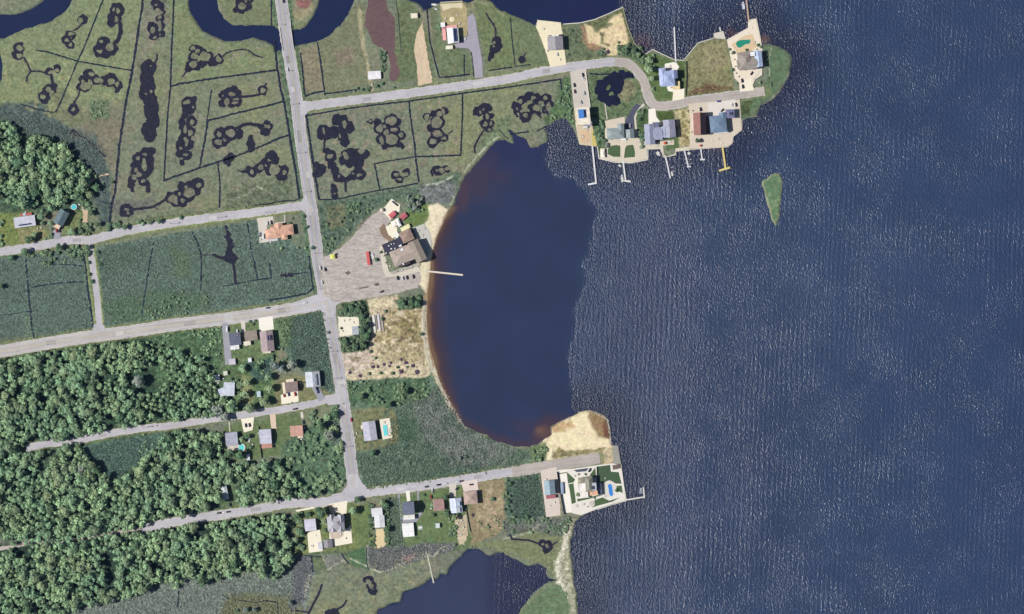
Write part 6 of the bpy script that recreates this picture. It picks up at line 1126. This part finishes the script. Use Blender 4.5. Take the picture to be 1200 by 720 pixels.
def add_tree(x, y, r, mat, label, cat='tree', name='tree', group=None, kind='tree', z=G, hs=1.0):
    i = random.randrange(6); cm, tm = tree_proto(kind, i, mat); R0 = 5 if kind == 'tree' else 2; s = r / R0
    root = empty(name, W(x, y, z), label, cat, group, rz=random.uniform(0, 6.28)); root.scale = (s, s, s * random.uniform(.85, 1.15) * hs)
    link('crown', cm, root); 
    if tm: link('trunk', tm, root)
    return root
# woods
CLEAR = [[(98,520),(192,506),(182,524),(160,546),(140,558),(122,556),(104,538)], [(248,588),(276,582),(280,600),(248,606)], [(258,566),(274,566),(276,600),(262,600)], [(22,150),(34,152),(32,184),(26,186)], [(262,446),(279,446),(279,463),(256,466)]]
FOR = {
 'wood behind the far left houses': [(-45,140),(10,143),(22,158),(26,172),(35,163),(60,160),(72,168),(95,190),(106,206),(103,225),(95,232),(85,231),(74,236),(60,245),(50,239),(35,243),(20,240),(0,234),(-45,236)],
 'wood between the main and second roads': [(-45,432),(0,424),(50,415),(120,405),(170,400),(200,410),(235,420),(252,440),(250,450),(262,468),(264,480),(252,490),(200,492),(160,497),(120,504),(95,511),(60,518),(30,526),(-45,534)],
 'wood between the second and bottom roads': [(-45,536),(30,533),(60,527),(95,521),(100,532),(120,556),(140,560),(165,545),(188,514),(200,505),(258,509),(262,540),(270,548),(285,540),(300,543),(330,545),(345,562),(362,575),(378,578),(345,584),(330,584),(300,589),(278,594),(278,570),(262,560),(255,590),(240,598),(200,603),(170,612),(150,619),(125,624),(60,635),(-45,645)],
 'wood below the bottom road': [(-45,646),(0,645),(60,638),(110,630),(160,623),(200,620),(260,612),(320,604),(334,603),(338,640),(344,655),(338,668),(320,678),(300,668),(270,674),(240,682),(222,674),(205,690),(190,675),(165,696),(140,700),(110,707),(70,718),(30,760),(-45,760)],
}
ROADS = [(RB, 5.5), (RC, 4), (RD, 9), (RE, 3.8), (RF, 5.4), (RG, 6), (MAIN, 8)]
def ok_road(x, y, k=1.0):
    a = np.array([x], float); b_ = np.array([y], float)
    return all(pdist(a, b_, L)[0] > w_ * k for L, w_ in ROADS)
def scatter(poly, dmin, n, rng, clear=()):
    P = np.array(poly); x0, y0 = P.min(0); x1, y1 = P.max(0)
    px = rng.uniform(x0, x1, n); py = rng.uniform(y0, y1, n); m = sdf(px, py, poly) > 0
    for c in clear: m &= sdf(px, py, c) < -1
    for L, w_ in ROADS: m &= pdist(px, py, L) > w_ 
    cell = {}; out = []
    for x, y in zip(px[m], py[m]):
        k = (int(x // dmin), int(y // dmin)); bad = False
        for a in (-1, 0, 1):
            for b_ in (-1, 0, 1):
                for q in cell.get((k[0] + a, k[1] + b_), ()):
                    if (q[0] - x) ** 2 + (q[1] - y) ** 2 < dmin * dmin: bad = True
        if not bad: cell.setdefault(k, []).append((x, y)); out.append((x, y))
    return out
rng = np.random.default_rng(5); cand = []
for nm, poly in FOR.items():
    for x, y in scatter(poly, 4.4, 22000, rng, CLEAR):
        d_ = float(vnoise(np.array([x]), np.array([y]), 26, 40, 2)[0]); 
        if d_ < -.4: continue
        r = 3.1 + 3.8 * float(rng.random()) ** 3.2 + .5 * d_
        if 'second road' in nm and 'main' in nm and x > 170: r *= .75
        cand.append((r, x, y, nm))
cand.sort(reverse=True); inview = [c for c in cand if -2 < c[1] < 1200 and c[2] < 720]; rest = [c for c in cand if c not in set(inview)]
for r, x, y, nm in inview[:230]:
    mt = random.choice([LF, LF, LF, LFD, LF, LFY]); add_tree(x, y, r, mt, {LF: 'mid green', LFD: 'dark green', LFY: 'pale yellowish green'}[mt] + ' leafy tree in the dense ' + nm, group={LF: 'mid green', LFD: 'dark green', LFY: 'pale'}[mt] + ' trees in the ' + nm)
VV, TT = [], []
protoA = [tree_parts(1.0, 1.75, 105, 500 + i, .2) for i in range(14)]
def stuff_tree(x, y, r, z=G, hk=1.0, tint=1.0):
    V, T = protoA[random.randrange(14)]; a = random.uniform(0, 6.28); c, s = math.cos(a), math.sin(a); M = np.array([[c, s, 0], [-s, c, 0], [0, 0, 1]]) * r; Q = V @ M; Q[:, 2] *= hk
    Q = Q + np.array(W(x, y, z)); VV.append(Q); TT.append(T * tint)
for r, x, y, nm in inview[230:] + rest: stuff_tree(x, y, r, hk=random.uniform(.85, 1.2), tint=random.choice([.65, .85, 1, 1.05, 1.15, 1.3]))
o = link('woodland', qmesh('woodland', np.concatenate(VV), np.concatenate(TT), LF)); setp(o, 'mass of smaller green trees filling the woods on the left of the photo', 'woodland', kind='stuff')
# scrub: low bushes nobody could count
VV, TT = [], []
SCR = [([(376,246),(400,240),(440,238),(452,231),(452,236),(430,250),(405,273),(392,288),(386,296),(379,292)],2.6,1.7,.8),([(394,358),(422,354),(426,368),(421,370),(397,371)],2.3,2.2,.62),([(422,360),(428,360),(434,384),(432,405),(424,411),(400,411),(397,397),(422,393)],2.3,2.3,.6),([(464,353),(494,346),(494,360),(468,363)],2.6,2,.65),
 ([(404,448),(500,443),(503,462),(470,475),(440,476),(405,478)],3.6,1.9,.85),([(172,392),(260,383),(260,440),(250,440),(235,420),(200,410)],3.4,1.5,1.25),([(330,535),(362,505),(400,482),(404,530),(406,565),(392,574),(370,572),(345,558)],3.4,2.2,.95),([(362,482),(396,476),(399,500),(401,530),(385,528),(366,515)],3.2,2.6,.85),
 ([(84,262),(120,262),(178,258),(176,262),(150,267),(118,274),(84,277)],3.2,2.3,.8),([(20,292),(60,291),(104,285),(104,300),(90,308),(55,312),(45,300),(22,302)],3.4,2.3,.8),([(475,232),(498,232),(500,240),(490,250),(478,248)],2.6,2,.8),([(120,352),(200,338),(246,348),(246,364),(130,382)],4.5,1.5,1.0),
 ([(592,560),(600,560),(604,612),(594,612)],3,1.7,.7),([(596,610),(640,606),(670,606),(664,625),(600,625)],3,1.4,.85),([(340,602),(352,600),(358,640),(348,655),(340,650)],3,2.6,.85),([(432,590),(437,592),(440,640),(432,640)],2,1.7,.55),([(447,585),(455,584),(456,640),(452,640),(449,600)],2.4,1.8,.7),
 ([(624,526),(641,520),(642,536),(626,544)],2.5,1.8,.85),([(648,532),(655,526),(662,527),(662,534),(650,537)],2.2,1.3,.8),([(655,95),(666,92),(672,145),(658,138),(644,142),(650,120)],3,1.5,.9),([(693,138),(706,142),(707,170),(712,172),(701,172),(695,155)],2.4,1.8,.75),([(724,55),(748,52),(756,64),(752,76),(738,66),(724,64)],2.4,2,.65),
 ([(746,130),(753,129),(756,172),(750,170)],2.4,1.5,.75),([(756,60),(766,64),(768,100),(764,112),(757,90)],2.4,2,1.0),([(404,104),(420,101),(424,106),(404,109)],2.2,1.4,.8),([(428,98),(436,98),(440,105),(430,108)],2,1.3,.8),([(445,58),(452,62),(452,105),(446,104)],2.2,1.5,.7),([(893,52),(903,60),(904,104),(899,100),(897,80)],2.4,1.1,.8),
 ([(329,60),(333,60),(345,130),(340,130)],2.6,1.0,.9),([(348,55),(353,70),(357,118),(352,108),(346,62)],2.4,1.2,.9),([(510,20),(514,12),(516,30),(517,46),(510,40)],2.4,1.3,.9),([(262,445),(282,440),(284,470),(292,485),(270,488),(280,465),(262,446)],3,2.2,.9),([(320,380),(340,376),(340,410),(325,412)],3.5,1.3,1.05),
 ([(300,425),(322,418),(336,420),(330,445),(320,440),(312,450)],3,1.8,1.0),([(90,212),(104,200),(118,210),(125,225),(112,250),(104,252),(96,238)],3.2,2.4,.85),([(108,120),(116,116),(124,119),(127,127),(122,137),(112,138),(106,130)],2.9,1.3,1.0),([(520,640),(545,640),(560,638),(540,648)],3,1.0,1.0),([(525,605),(536,612),(534,640),(524,636)],2.8,1.5,.8),([(560,612),(590,600),(592,625),(575,628)],4,1.3,.8),
 ([(700,60),(712,56),(714,66),(702,68)],2.5,1.3,.6),([(0,255),(14,248),(12,285),(0,290)],3.4,2,1.0),([(30,275),(60,268),(62,283),(34,286)],3,2.3,.8),([(48,225),(62,246),(58,262),(48,262)],3,2.5,.85),([(160,510),(192,508),(180,525),(165,540),(158,532)],3.6,1.4,1.1)]
CARPOS = np.array([(c[0], c[1]) for c in CARS])
for poly, dm, r0, tn in SCR:
    for x, y in scatter(poly, dm * .62, 2600, rng):
        if float(vnoise(np.array([x]), np.array([y]), 8, 61, 2)[0]) < (.12 if tn > .76 or dm > 2.9 else -.2): continue
        if np.hypot(CARPOS[:, 0] - x, CARPOS[:, 1] - y).min() < 4: continue
        stuff_tree(x, y, r0 * random.uniform(.4, 1.35), z=G - .6 * r0, hk=.8, tint=tn * random.choice([.75, .95, 1.1, 1.25]))
o = link('undergrowth', qmesh('undergrowth', np.concatenate(VV), np.concatenate(TT), LF)); setp(o, 'low scrub and bushes along the roads, plots and marsh edges', 'undergrowth', kind='stuff')
RM_, nt, b = nmat('reed_stems'); at = nt.nodes.new('ShaderNodeVertexColor'); at.layer_name = 'tint'; nt.links.new(at.outputs['Color'], b.inputs['Base Color']); b.inputs['Roughness'].default_value = .85; b.inputs['Specular IOR Level'].default_value = .15
# reeds: upright tufts over the wet fields
VV, TT = [], []
def reeds(poly, n, hgt, tint):
    P = np.array(poly); x0, y0 = P.min(0); x1, y1 = P.max(0); px = rng.uniform(x0, x1, n); py = rng.uniform(y0, y1, n); m = sdf(px, py, poly) > 1
    for L, w_ in ROADS: m &= pdist(px, py, L) > w_ - 1
    for L, w_ in DITCH: 
        if min(q[0] for q in L) < x1 and max(q[0] for q in L) > x0 and min(q[1] for q in L) < y1 and max(q[1] for q in L) > y0: m &= pdist(px, py, L) > w_ * .5 + 1.5
    for q_ in PONDS[-5:]:
        for c_ in q_[0]: m &= np.hypot(px - c_[0], py - c_[1]) > c_[2] + 1
        for l_, w_ in q_[2]: m &= pdist(px, py, l_) > w_ * .5 + 1.5
    px, py = px[m], py[m]; k = len(px); a = rng.uniform(0, np.pi, k); s = rng.uniform(.35, .9, k); h = hgt * rng.uniform(.6, 1.2, k); c, q = np.cos(a) * s, np.sin(a) * s; wx, wy = px - 600, 360 - py
    lean = rng.normal(size=(k, 2)) * 1.7; gi = np.clip(np.searchsorted(xs, px), 0, len(xs) - 1); gj = np.clip(np.searchsorted(ys, py), 0, len(ys) - 1); gc = cr[gj, gi, :3]
    V = np.stack([np.stack([wx - c, wy - q, np.full(k, G - .1)], 1), np.stack([wx + c, wy + q, np.full(k, G - .1)], 1), np.stack([wx + c * .8 + lean[:, 0], wy + q * .8 + lean[:, 1], G + h], 1), np.stack([wx - c * .8 + lean[:, 0], wy - q * .8 + lean[:, 1], G + h * .9], 1)], 1).reshape(-1, 3)
    VV.append(V); TT.append(np.repeat(gc * (np.where(gc[:, 2] > gc[:, 1] * .78, 1.28, 1.12) * rng.uniform(.6, 1.4, k))[:, None], 4, axis=0))
reeds([(-12,302),(60,298),(98,296),(108,385),(-12,404)], 16000, .6, .62); reeds([(114,292),(180,280),(298,262),(304,290),(360,296),(366,340),(340,350),(200,370),(122,382)], 34000, .6, .64)
reeds([(324,376),(378,364),(384,400),(390,455),(378,460),(376,436),(345,425)], 9000, .9, .62); reeds([(464,478),(512,452),(545,504),(600,528),(622,530),(610,545),(560,554),(430,574),(416,535),(455,520)], 26000, .9, .8)
reeds([(100,524),(188,510),(160,544),(140,556),(122,554)], 5000, .9, .68); reeds([(60,724),(140,700),(210,684),(345,662),(366,655),(356,705),(340,730)], 22000, .8, .78); reeds([(431,642),(470,642),(540,640),(500,652),(455,669),(434,665)], 9000, .9, .66)
reeds([(602,562),(630,556),(636,604),(604,608)], 4500, 1.0, .62); reeds([(0,130),(75,148),(112,165),(128,205),(126,258),(112,205),(80,170),(30,160)], 9000, .8, .68); reeds([(452,586),(468,584),(472,640),(456,640)], 2500, .9, .7)
reeds([(345,655),(364,653),(366,672),(356,700),(342,700)], 2500, .7, .8); reeds([(290,427),(318,424),(316,446),(300,444)], 1500, .9, .75)
o = link('reeds', qmesh('reeds', np.concatenate(VV), np.concatenate(TT), RM_)); setp(o, 'dense reeds covering the wet fields and meadows', 'reeds', kind='stuff')
# individual trees and shrubs near the houses: (x, y, r, kind)
IND = [(322,429,6,'g'),(343,428,6,'g'),(330,432,5,'g'),(310,470,6,'l'),(316,455,5.5,'l'),(314,442,5,'l'),(285,432,5,'l'),(289,448,5,'l'),(287,462,5,'l'),(293,478,7,'n'),(272,476,8,'n'),(262,470,6,'n'),(264,488,6,'g'),(256,480,7,'g'),(302,430,4,'d'),(383,488,5,'n'),(386,510,6,'g'),(376,498,6,'d'),(392,485,5,'d'),
 (376,601,7.5,'d'),(361,603,3.5,'d'),(348,605,4,'d'),(354,622,4,'d'),(347,632,4.5,'n'),(352,612,3,'l'),(380,612,4,'l'),(381,622,3,'d'),(414,597,5.5,'n'),(419,585.5,4,'d'),(452,592,4.5,'d'),(448,589,4,'n'),(454,620,4,'d'),(434,616,2.5,'d'),(433,628,2.5,'d'),(433,604,2.5,'d'),(434,592,2.5,'d'),
 (522,582,4,'d'),(524,601,5,'d'),(508,604,3,'d'),(497,580,2,'d'),(506,592,2.5,'l'),(533,606,4,'n'),(577,585,3,'d'),(590,582,2.6,'n'),(596,588,3,'d'),(598,567,3,'d'),(597,600,3,'d'),(591,597,2,'d'),(554,604,2.6,'p'),(618,606,3,'d'),
 (760,72,5,'l'),(760,82,5.5,'l'),(763,92,4,'l'),(742,60,4,'d'),(733,61,4.5,'d'),(748,64,3.5,'n'),(725,50,2,'d'),(712,61,3.4,'p'),(670,36,2,'d'),(709,165,3,'d'),(750,140,2.5,'d'),(752,160,3,'d'),(752,172,3,'n'),(817,165,3.2,'d'),(858,82,2.5,'d'),(859,62,2.4,'d'),(888,53,2.2,'d'),(891,55,2,'n'),(875,59,2,'d'),(855,58,2,'d'),(864,98,1.4,'d'),(890,97,2.4,'y'),(722,575,2.6,'d'),(677,580,2.6,'n'),(697,584,1.4,'d'),(680,563,1.6,'d'),(686,556,1.8,'d'),(678,556,1.4,'d'),
 (357,268,2,'d'),(360,266,2.2,'d'),(343,256,1.8,'d'),(356,254,2,'d'),(366,291,2.8,'d'),(340,262,2,'d'),(330,291,2.4,'y'),(349,291,2.2,'y'),(358,291,2.4,'y'),(212,255,3,'d'),(187,259,3.4,'d'),(147,267,3.6,'d'),(168,262,3,'n'),(115,263,3.4,'d'),(108,250,3.5,'d'),(35,281,5,'d'),(41,276,4,'n'),(30,295,5,'d'),(14,302,4,'d'),(70,290,4.5,'d'),(103,290,3.4,'d'),(105,296,3,'d'),(104,308,2.6,'d'),(105,322,2.4,'d'),(108,330,3,'d'),(115,296,2.8,'d'),(118,310,2.8,'d'),(96,271,4,'d'),(85,272,5,'n'),(60,262,4,'n'),(50,254,5,'n'),(94,258,2.4,'d'),(113,220,5,'d'),(106,228,5,'n'),(132,214,2.4,'d'),(2,336,4,'d'),
 (404,363,4,'d'),(412,360,4,'d'),(420,364,4.4,'d'),(425,372,4.4,'d'),(428,382,4.6,'d'),(430,394,4.6,'d'),(426,404,4.6,'d'),(416,406,4.8,'d'),(405,403,4.6,'d'),(424,388,3.6,'d'),(400,385,1.8,'d'),(472,356,4,'d'),(482,353,4,'d'),(489,356,4,'d'),(494,392,2.6,'d'),(434,412,2.6,'d'),(440,420,2,'d'),(437,430,3,'p'),(448,374,2.4,'d'),
 (470,436,4,'p'),(489,436.5,3.8,'p'),(450,427.5,2.6,'p'),(443,430,2.4,'p'),(458,425.6,2.6,'p'),(456,429,2,'p'),(470,421.6,2.2,'p'),(476,425.4,3,'p'),(484,428.6,2.8,'p'),(465.5,430.5,2,'d'),(422,441,3,'p'),(410,437,2.4,'p'),(446,437.6,2,'d'),(460,437.5,2.2,'d'),(432,438,2.4,'y'),(477,430,1.6,'d'),(452,365,2.2,'d'),
 (483,236,3.6,'g'),(490,238,3.8,'g'),(494,233,3,'g'),(486,244,3.4,'g'),(480,241,3,'g'),(478,232,3,'g'),(495,246,2,'l'),(455,474,4.4,'d'),(424,464,4,'d'),(474,459,4.5,'d'),(433,458,3,'d'),(427,517,2.6,'d'),(424,508,2.2,'d'),(437,531,4,'d'),(480,543,2,'d'),(539,537,3,'w'),(546,536,2.6,'d'),(340,707,3.4,'w'),(288,715,3.6,'w'),(298,714,3.4,'w'),(278,716,2.6,'d'),(161,691,4.5,'d'),(163,445,8,'w'),(95,548,7,'w'),(385,390,2,'d'),(431,106,2.4,'d'),(425,105,2.2,'d'),(419,104,2,'d'),(442,101,2.4,'d'),(448,98,2.6,'d'),(462,103,1.8,'d'),(449,72,2.6,'d'),(447,64,2.6,'d'),
 (319,394,1.6,'d'),(293,377,2,'d'),(297,380,2,'d'),(299,376,1.8,'d'),(284,515,3.6,'n'),(290,512,3.6,'d'),(294,524,3,'d'),(270,532,6,'d'),(281,533,6,'d'),(310,545,7,'n'),(300,548,5.5,'l'),(325,542,5,'d'),(297,560,7,'n'),(340,522,1.4,'l'),(355,518,2,'l'),(319,418,3,'d'),(394,298,1.5,'d'),(441,305,3,'d'),(446,296,2,'d')]
def where(x, y):
    c = sorted(((math.hypot(x - a, y - b_), s, a, b_) for a, b_, s in LAND))[0]; ang = (math.degrees(math.atan2(-(y - c[3]), x - c[2])) + 360 + 22.5) % 360
    return c[0], ['right of', 'above right of', 'above', 'above left of', 'left of', 'below left of', 'below', 'below right of'][int(ang // 45)] + ' the ' + c[1]
kindm = {'g': (LFG, 'grey green'), 'l': (LFY, 'light green'), 'n': (LF, 'green'), 'd': (LFD, 'dark green'), 'p': (LFP, 'purple leaved'), 'y': (LFY, 'pale yellow green'), 'w': (LFG, 'pale bare branched')}
bank = {}
for x, y, r, k in IND:
    d_, wd_ = where(x, y); bank.setdefault((wd_, k, r >= 3.2), []).append((d_, x, y, r, k))
ORD = ['nearest', 'second nearest', 'third nearest', 'fourth nearest', 'fifth nearest', 'sixth nearest', 'seventh nearest', 'eighth nearest', 'ninth nearest', 'tenth nearest', 'eleventh nearest', 'twelfth nearest', 'thirteenth nearest', 'fourteenth nearest', 'fifteenth nearest']
for (wd_, k, big), lst in bank.items():
    lst.sort()
    for i, (d_, x, y, r, k) in enumerate(lst):
        if k == 'p': r *= .85
        nm = 'tree' if big else 'shrub'; lb = f'{kindm[k][1]} {nm}' + (f', {ORD[min(i, 14)]}' if len(lst) > 1 else '') + f' {wd_}'
        add_tree(x, y, r, kindm[k][0], lb, cat=nm, name=nm, kind='tree' if r >= 3.2 and k != 'p' else 'bush', hs=.35 if k == 'p' else .9)
# riprap on the beach edge and the lower shore
mb = MB(); rs = random.Random(3)
def rocks(line, n, spread, s0, s1):
    P = resample(line, 1.0)
    for _ in range(n):
        x, y = rs.choice(P); x += rs.gauss(0, spread); y += rs.gauss(0, spread * .6); s = rs.uniform(s0, s1); X0, Y0, _z = W(x, y); k = len(mb.v)
        for a, b_, c in ((0, 0, .8), (0, 0, -.6), (1, 0, 0), (0, 1, .1), (-1, 0, -.1), (0, -1, 0)): mb.v.append((X0 + (a + rs.uniform(-.25, .25)) * s, Y0 + (b_ + rs.uniform(-.25, .25)) * s, G + (c + .1) * s * .8))
        mb.f += [(k, k+2, k+3), (k, k+3, k+4), (k, k+4, k+5), (k, k+5, k+2), (k+1, k+3, k+2), (k+1, k+4, k+3), (k+1, k+5, k+4), (k+1, k+2, k+5)]
rocks([(497,352),(496,372),(497,395),(500,415),(506,435)], 420, .9, .35, .9); rocks([(666,618),(662,640),(656,662),(658,682),(668,700)], 320, 2.4, .3, .9); rocks([(498,268),(502,278),(505,292)], 60, 1.6, .2, .5); rocks([(697,484),(712,492),(716,520)], 120, .5, .3, .6); rocks([(512,440),(526,470),(544,500)], 160, .8, .25, .6)
o = mb.build('shore_stones', flat(C(214,206,186), .9, .15, .8)); setp(o, 'pale stones scattered along the shore and beach', 'stones', kind='stuff')
CL = [(725,164,'t'),(716,163,'t'),(733,167,'l'),(706,160,'p'),(749,165,'t'),(785,78,'t'),(789,81,'l'),(781,80,'l'),(787,103,'p'),(860,56,'l'),(862,59,'l'),(884,50,'t'),(887,58,'p'),(861,70,'p'),(862,78,'p'),(863,86,'p'),(876,39,'l'),(881,33,'l'),(866,90,'p'),(770,171,'t'),(762,171,'l'),(786,166,'t'),(842,163,'t'),(834,165,'l'),(856,150,'t'),(812,130,'p'),(811,155,'p'),(845,168,'l'),
 (490,271,'t'),(495,276,'t'),(499,282,'t'),(493,282,'t'),(500,290,'t'),(497,268,'t'),(496,296,'t'),(450,300,'p'),(452,308,'p'),(466,318,'p'),(457,312,'s'),(446,293,'s'),(463,280,'s'),(482,313,'t'),(471,317,'t'),(709,561,'l'),(721,577,'l'),(708,577,'l'),(709,582,'t'),(694,590,'t'),(684,591,'t'),(676,593,'t'),(689,594,'p'),(672,589,'p'),(674,558,'p'),(450,495,'t'),(456,507,'l'),(457,502,'l'),(420,502,'p'),(418,508,'s'),(416,513,'s'),
 (324,271,'s'),(317,284,'t'),(305,281,'s'),(275,410,'s'),(289,405,'t'),(311,413,'t'),(279,528,'t'),(270,527,'s'),(296,521,'s'),(303,508,'s'),(321,521,'t'),(357,502,'s'),(353,515,'t'),(366,640,'t'),(370,628,'l'),(399,626,'t'),(405,631,'s'),(409,622,'t'),(438,605,'s'),(437,612,'s'),(541,610,'s'),(543,618,'s'),(540,627,'t'),(536,613,'s'),(546,597,'s'),(520,600,'s'),(505,596,'s'),(650,589,'s'),(640,562,'s'),(644,593,'s'),(522,22,'s'),(535,18,'l'),(538,28,'t'),(545,46,'s'),(637,34,'t'),(648,30,'l'),(641,60,'s'),(656,70,'s'),(688,152,'t'),(683,160,'t'),(687,165,'l'),(30,249,'t'),(48,267,'s'),(44,268,'s'),(80,247,'s'),(93,240,'t'),(98,246,'s'),(433,90,'s'),(436,99,'s'),(256,449,'s'),(262,444,'s'),(341,472,'s'),(352,449,'s'),(403,376,'s'),(409,375,'s'),(414,378,'s'),(402,388,'p'),(349,291,'s')]
MEC = {}
def part(n, mb, mt):
    if n not in MEC: MEC[n] = mesh(n.split(':')[0], mb.v, mb.f, mt)
    return MEC[n]
NAMEC = {'t': ('patio_table', 'round patio table', 'table'), 'l': ('sun_lounger', 'pale sun lounger', 'sun lounger'), 'p': ('planter', 'dark planter box', 'planter'), 's': ('storage_box', 'small pale storage box', 'box')}
bank = {}
for x, y, k in CL:
    d_, wd_ = where(x, y); bank.setdefault((wd_, k), []).append((d_, x, y))
for (wd_, k), lst in bank.items():
    lst.sort()
    for i, (d_, x, y) in enumerate(lst):
        n_, t_, c_ = NAMEC[k]; r_ = empty(n_, W(x, y, G + .4), t_ + (f', {ORD[i]}' if len(lst) > 1 else '') + ' ' + wd_, c_, rz=random.uniform(0, 3))
        if k == 't':
            link('tabletop', part('tabletop', MB().cyl(0, 0, .7, .76, .85, .85, 12), WHP), r_); link('pedestal', part('pedestal', MB().cyl(0, 0, 0, .7, .12, .08, 6), GMET), r_)
            for a in range(4): link('bench', part('bench', MB().box(0, 1.35, .4, .47, 1.1, .38).box(0, 1.35, 0, .4, .12, .12), flat(C(150,120,96), .8, .1)), r_, rz=a * 1.571)
        elif k == 'l':
            link('seat', part('seat', MB().box(0, 0, .3, .42, 1.5, .75), WHP), r_); link('backrest', part('backrest', MB().box(.95, 0, .42, .8, .5, .75, 0, .8), WHP), r_); link('leg', part('leg:l', MB().box(-.5, 0, 0, .3, .1, .6).box(.6, 0, 0, .3, .1, .6), GMET), r_)
        elif k == 'p':
            link('box', part('box', MB().box(0, 0, 0, .5, 1.8, .9), flat(C(104,86,72), .9, .1)), r_); V_, T_ = crown_arrays(.9, .5, 50, rng, .22)
            if 'pl' not in MEC: MEC['pl'] = qmesh('plants', V_, T_, LFD)
            link('plants', MEC['pl'], r_)
        else:
            link('body', part('body', MB().box(0, 0, 0, .9, 1.9, 1.1), flat(C(206,204,196), .8, .08)), r_); link('lid', part('lid', MB().box(0, 0, .9, 1.0, 2.0, 1.2), flat(C(226,224,216), .8, .06)), r_)
# picnic set behind the slate blue house
root = empty('picnic_set', W(492.5, 618.5, G), 'white outdoor table with benches on the lawn right of the white roofed garage', 'picnic table', rz=R(6))
MB().box(0, 0, .7, .8, 5, 1.6).build('tabletop', WHP, root); [MB().box(0, s * 1.7, .4, .5, 5, .6).build('bench', WHP, root) for s in (-1, 1)]; [MB().box(t, 0, 0, .7, .2, 1.2).build('leg', GMET, root) for t in (-2, 2)]
# ---------------- air between the aeroplane and the ground ----------------
hb = MB(); hb.v = [(x, y, z) for z in (-3.0, CAM_H + 40) for x, y in ((-6500, -6500), (7500, -6500), (7500, 6500), (-6500, 6500))]
hb.f = [(3, 2, 1, 0), (4, 5, 6, 7)] + [(i, (i + 1) % 4, 4 + (i + 1) % 4, 4 + i) for i in range(4)]
hm = bpy.data.materials.new('haze'); hm.use_nodes = True; hn = hm.node_tree; hn.nodes.clear(); ho = hn.nodes.new('ShaderNodeOutputMaterial'); hv = hn.nodes.new('ShaderNodeVolumePrincipled')
hv.inputs['Color'].default_value = (.3, .45, 1, 1); hv.inputs['Density'].default_value = 5e-6; hn.links.new(hv.outputs[0], ho.inputs['Volume'])
o = hb.build('haze', hm); setp(o, 'thin blue haze of air over the whole scene', 'haze', kind='stuff')
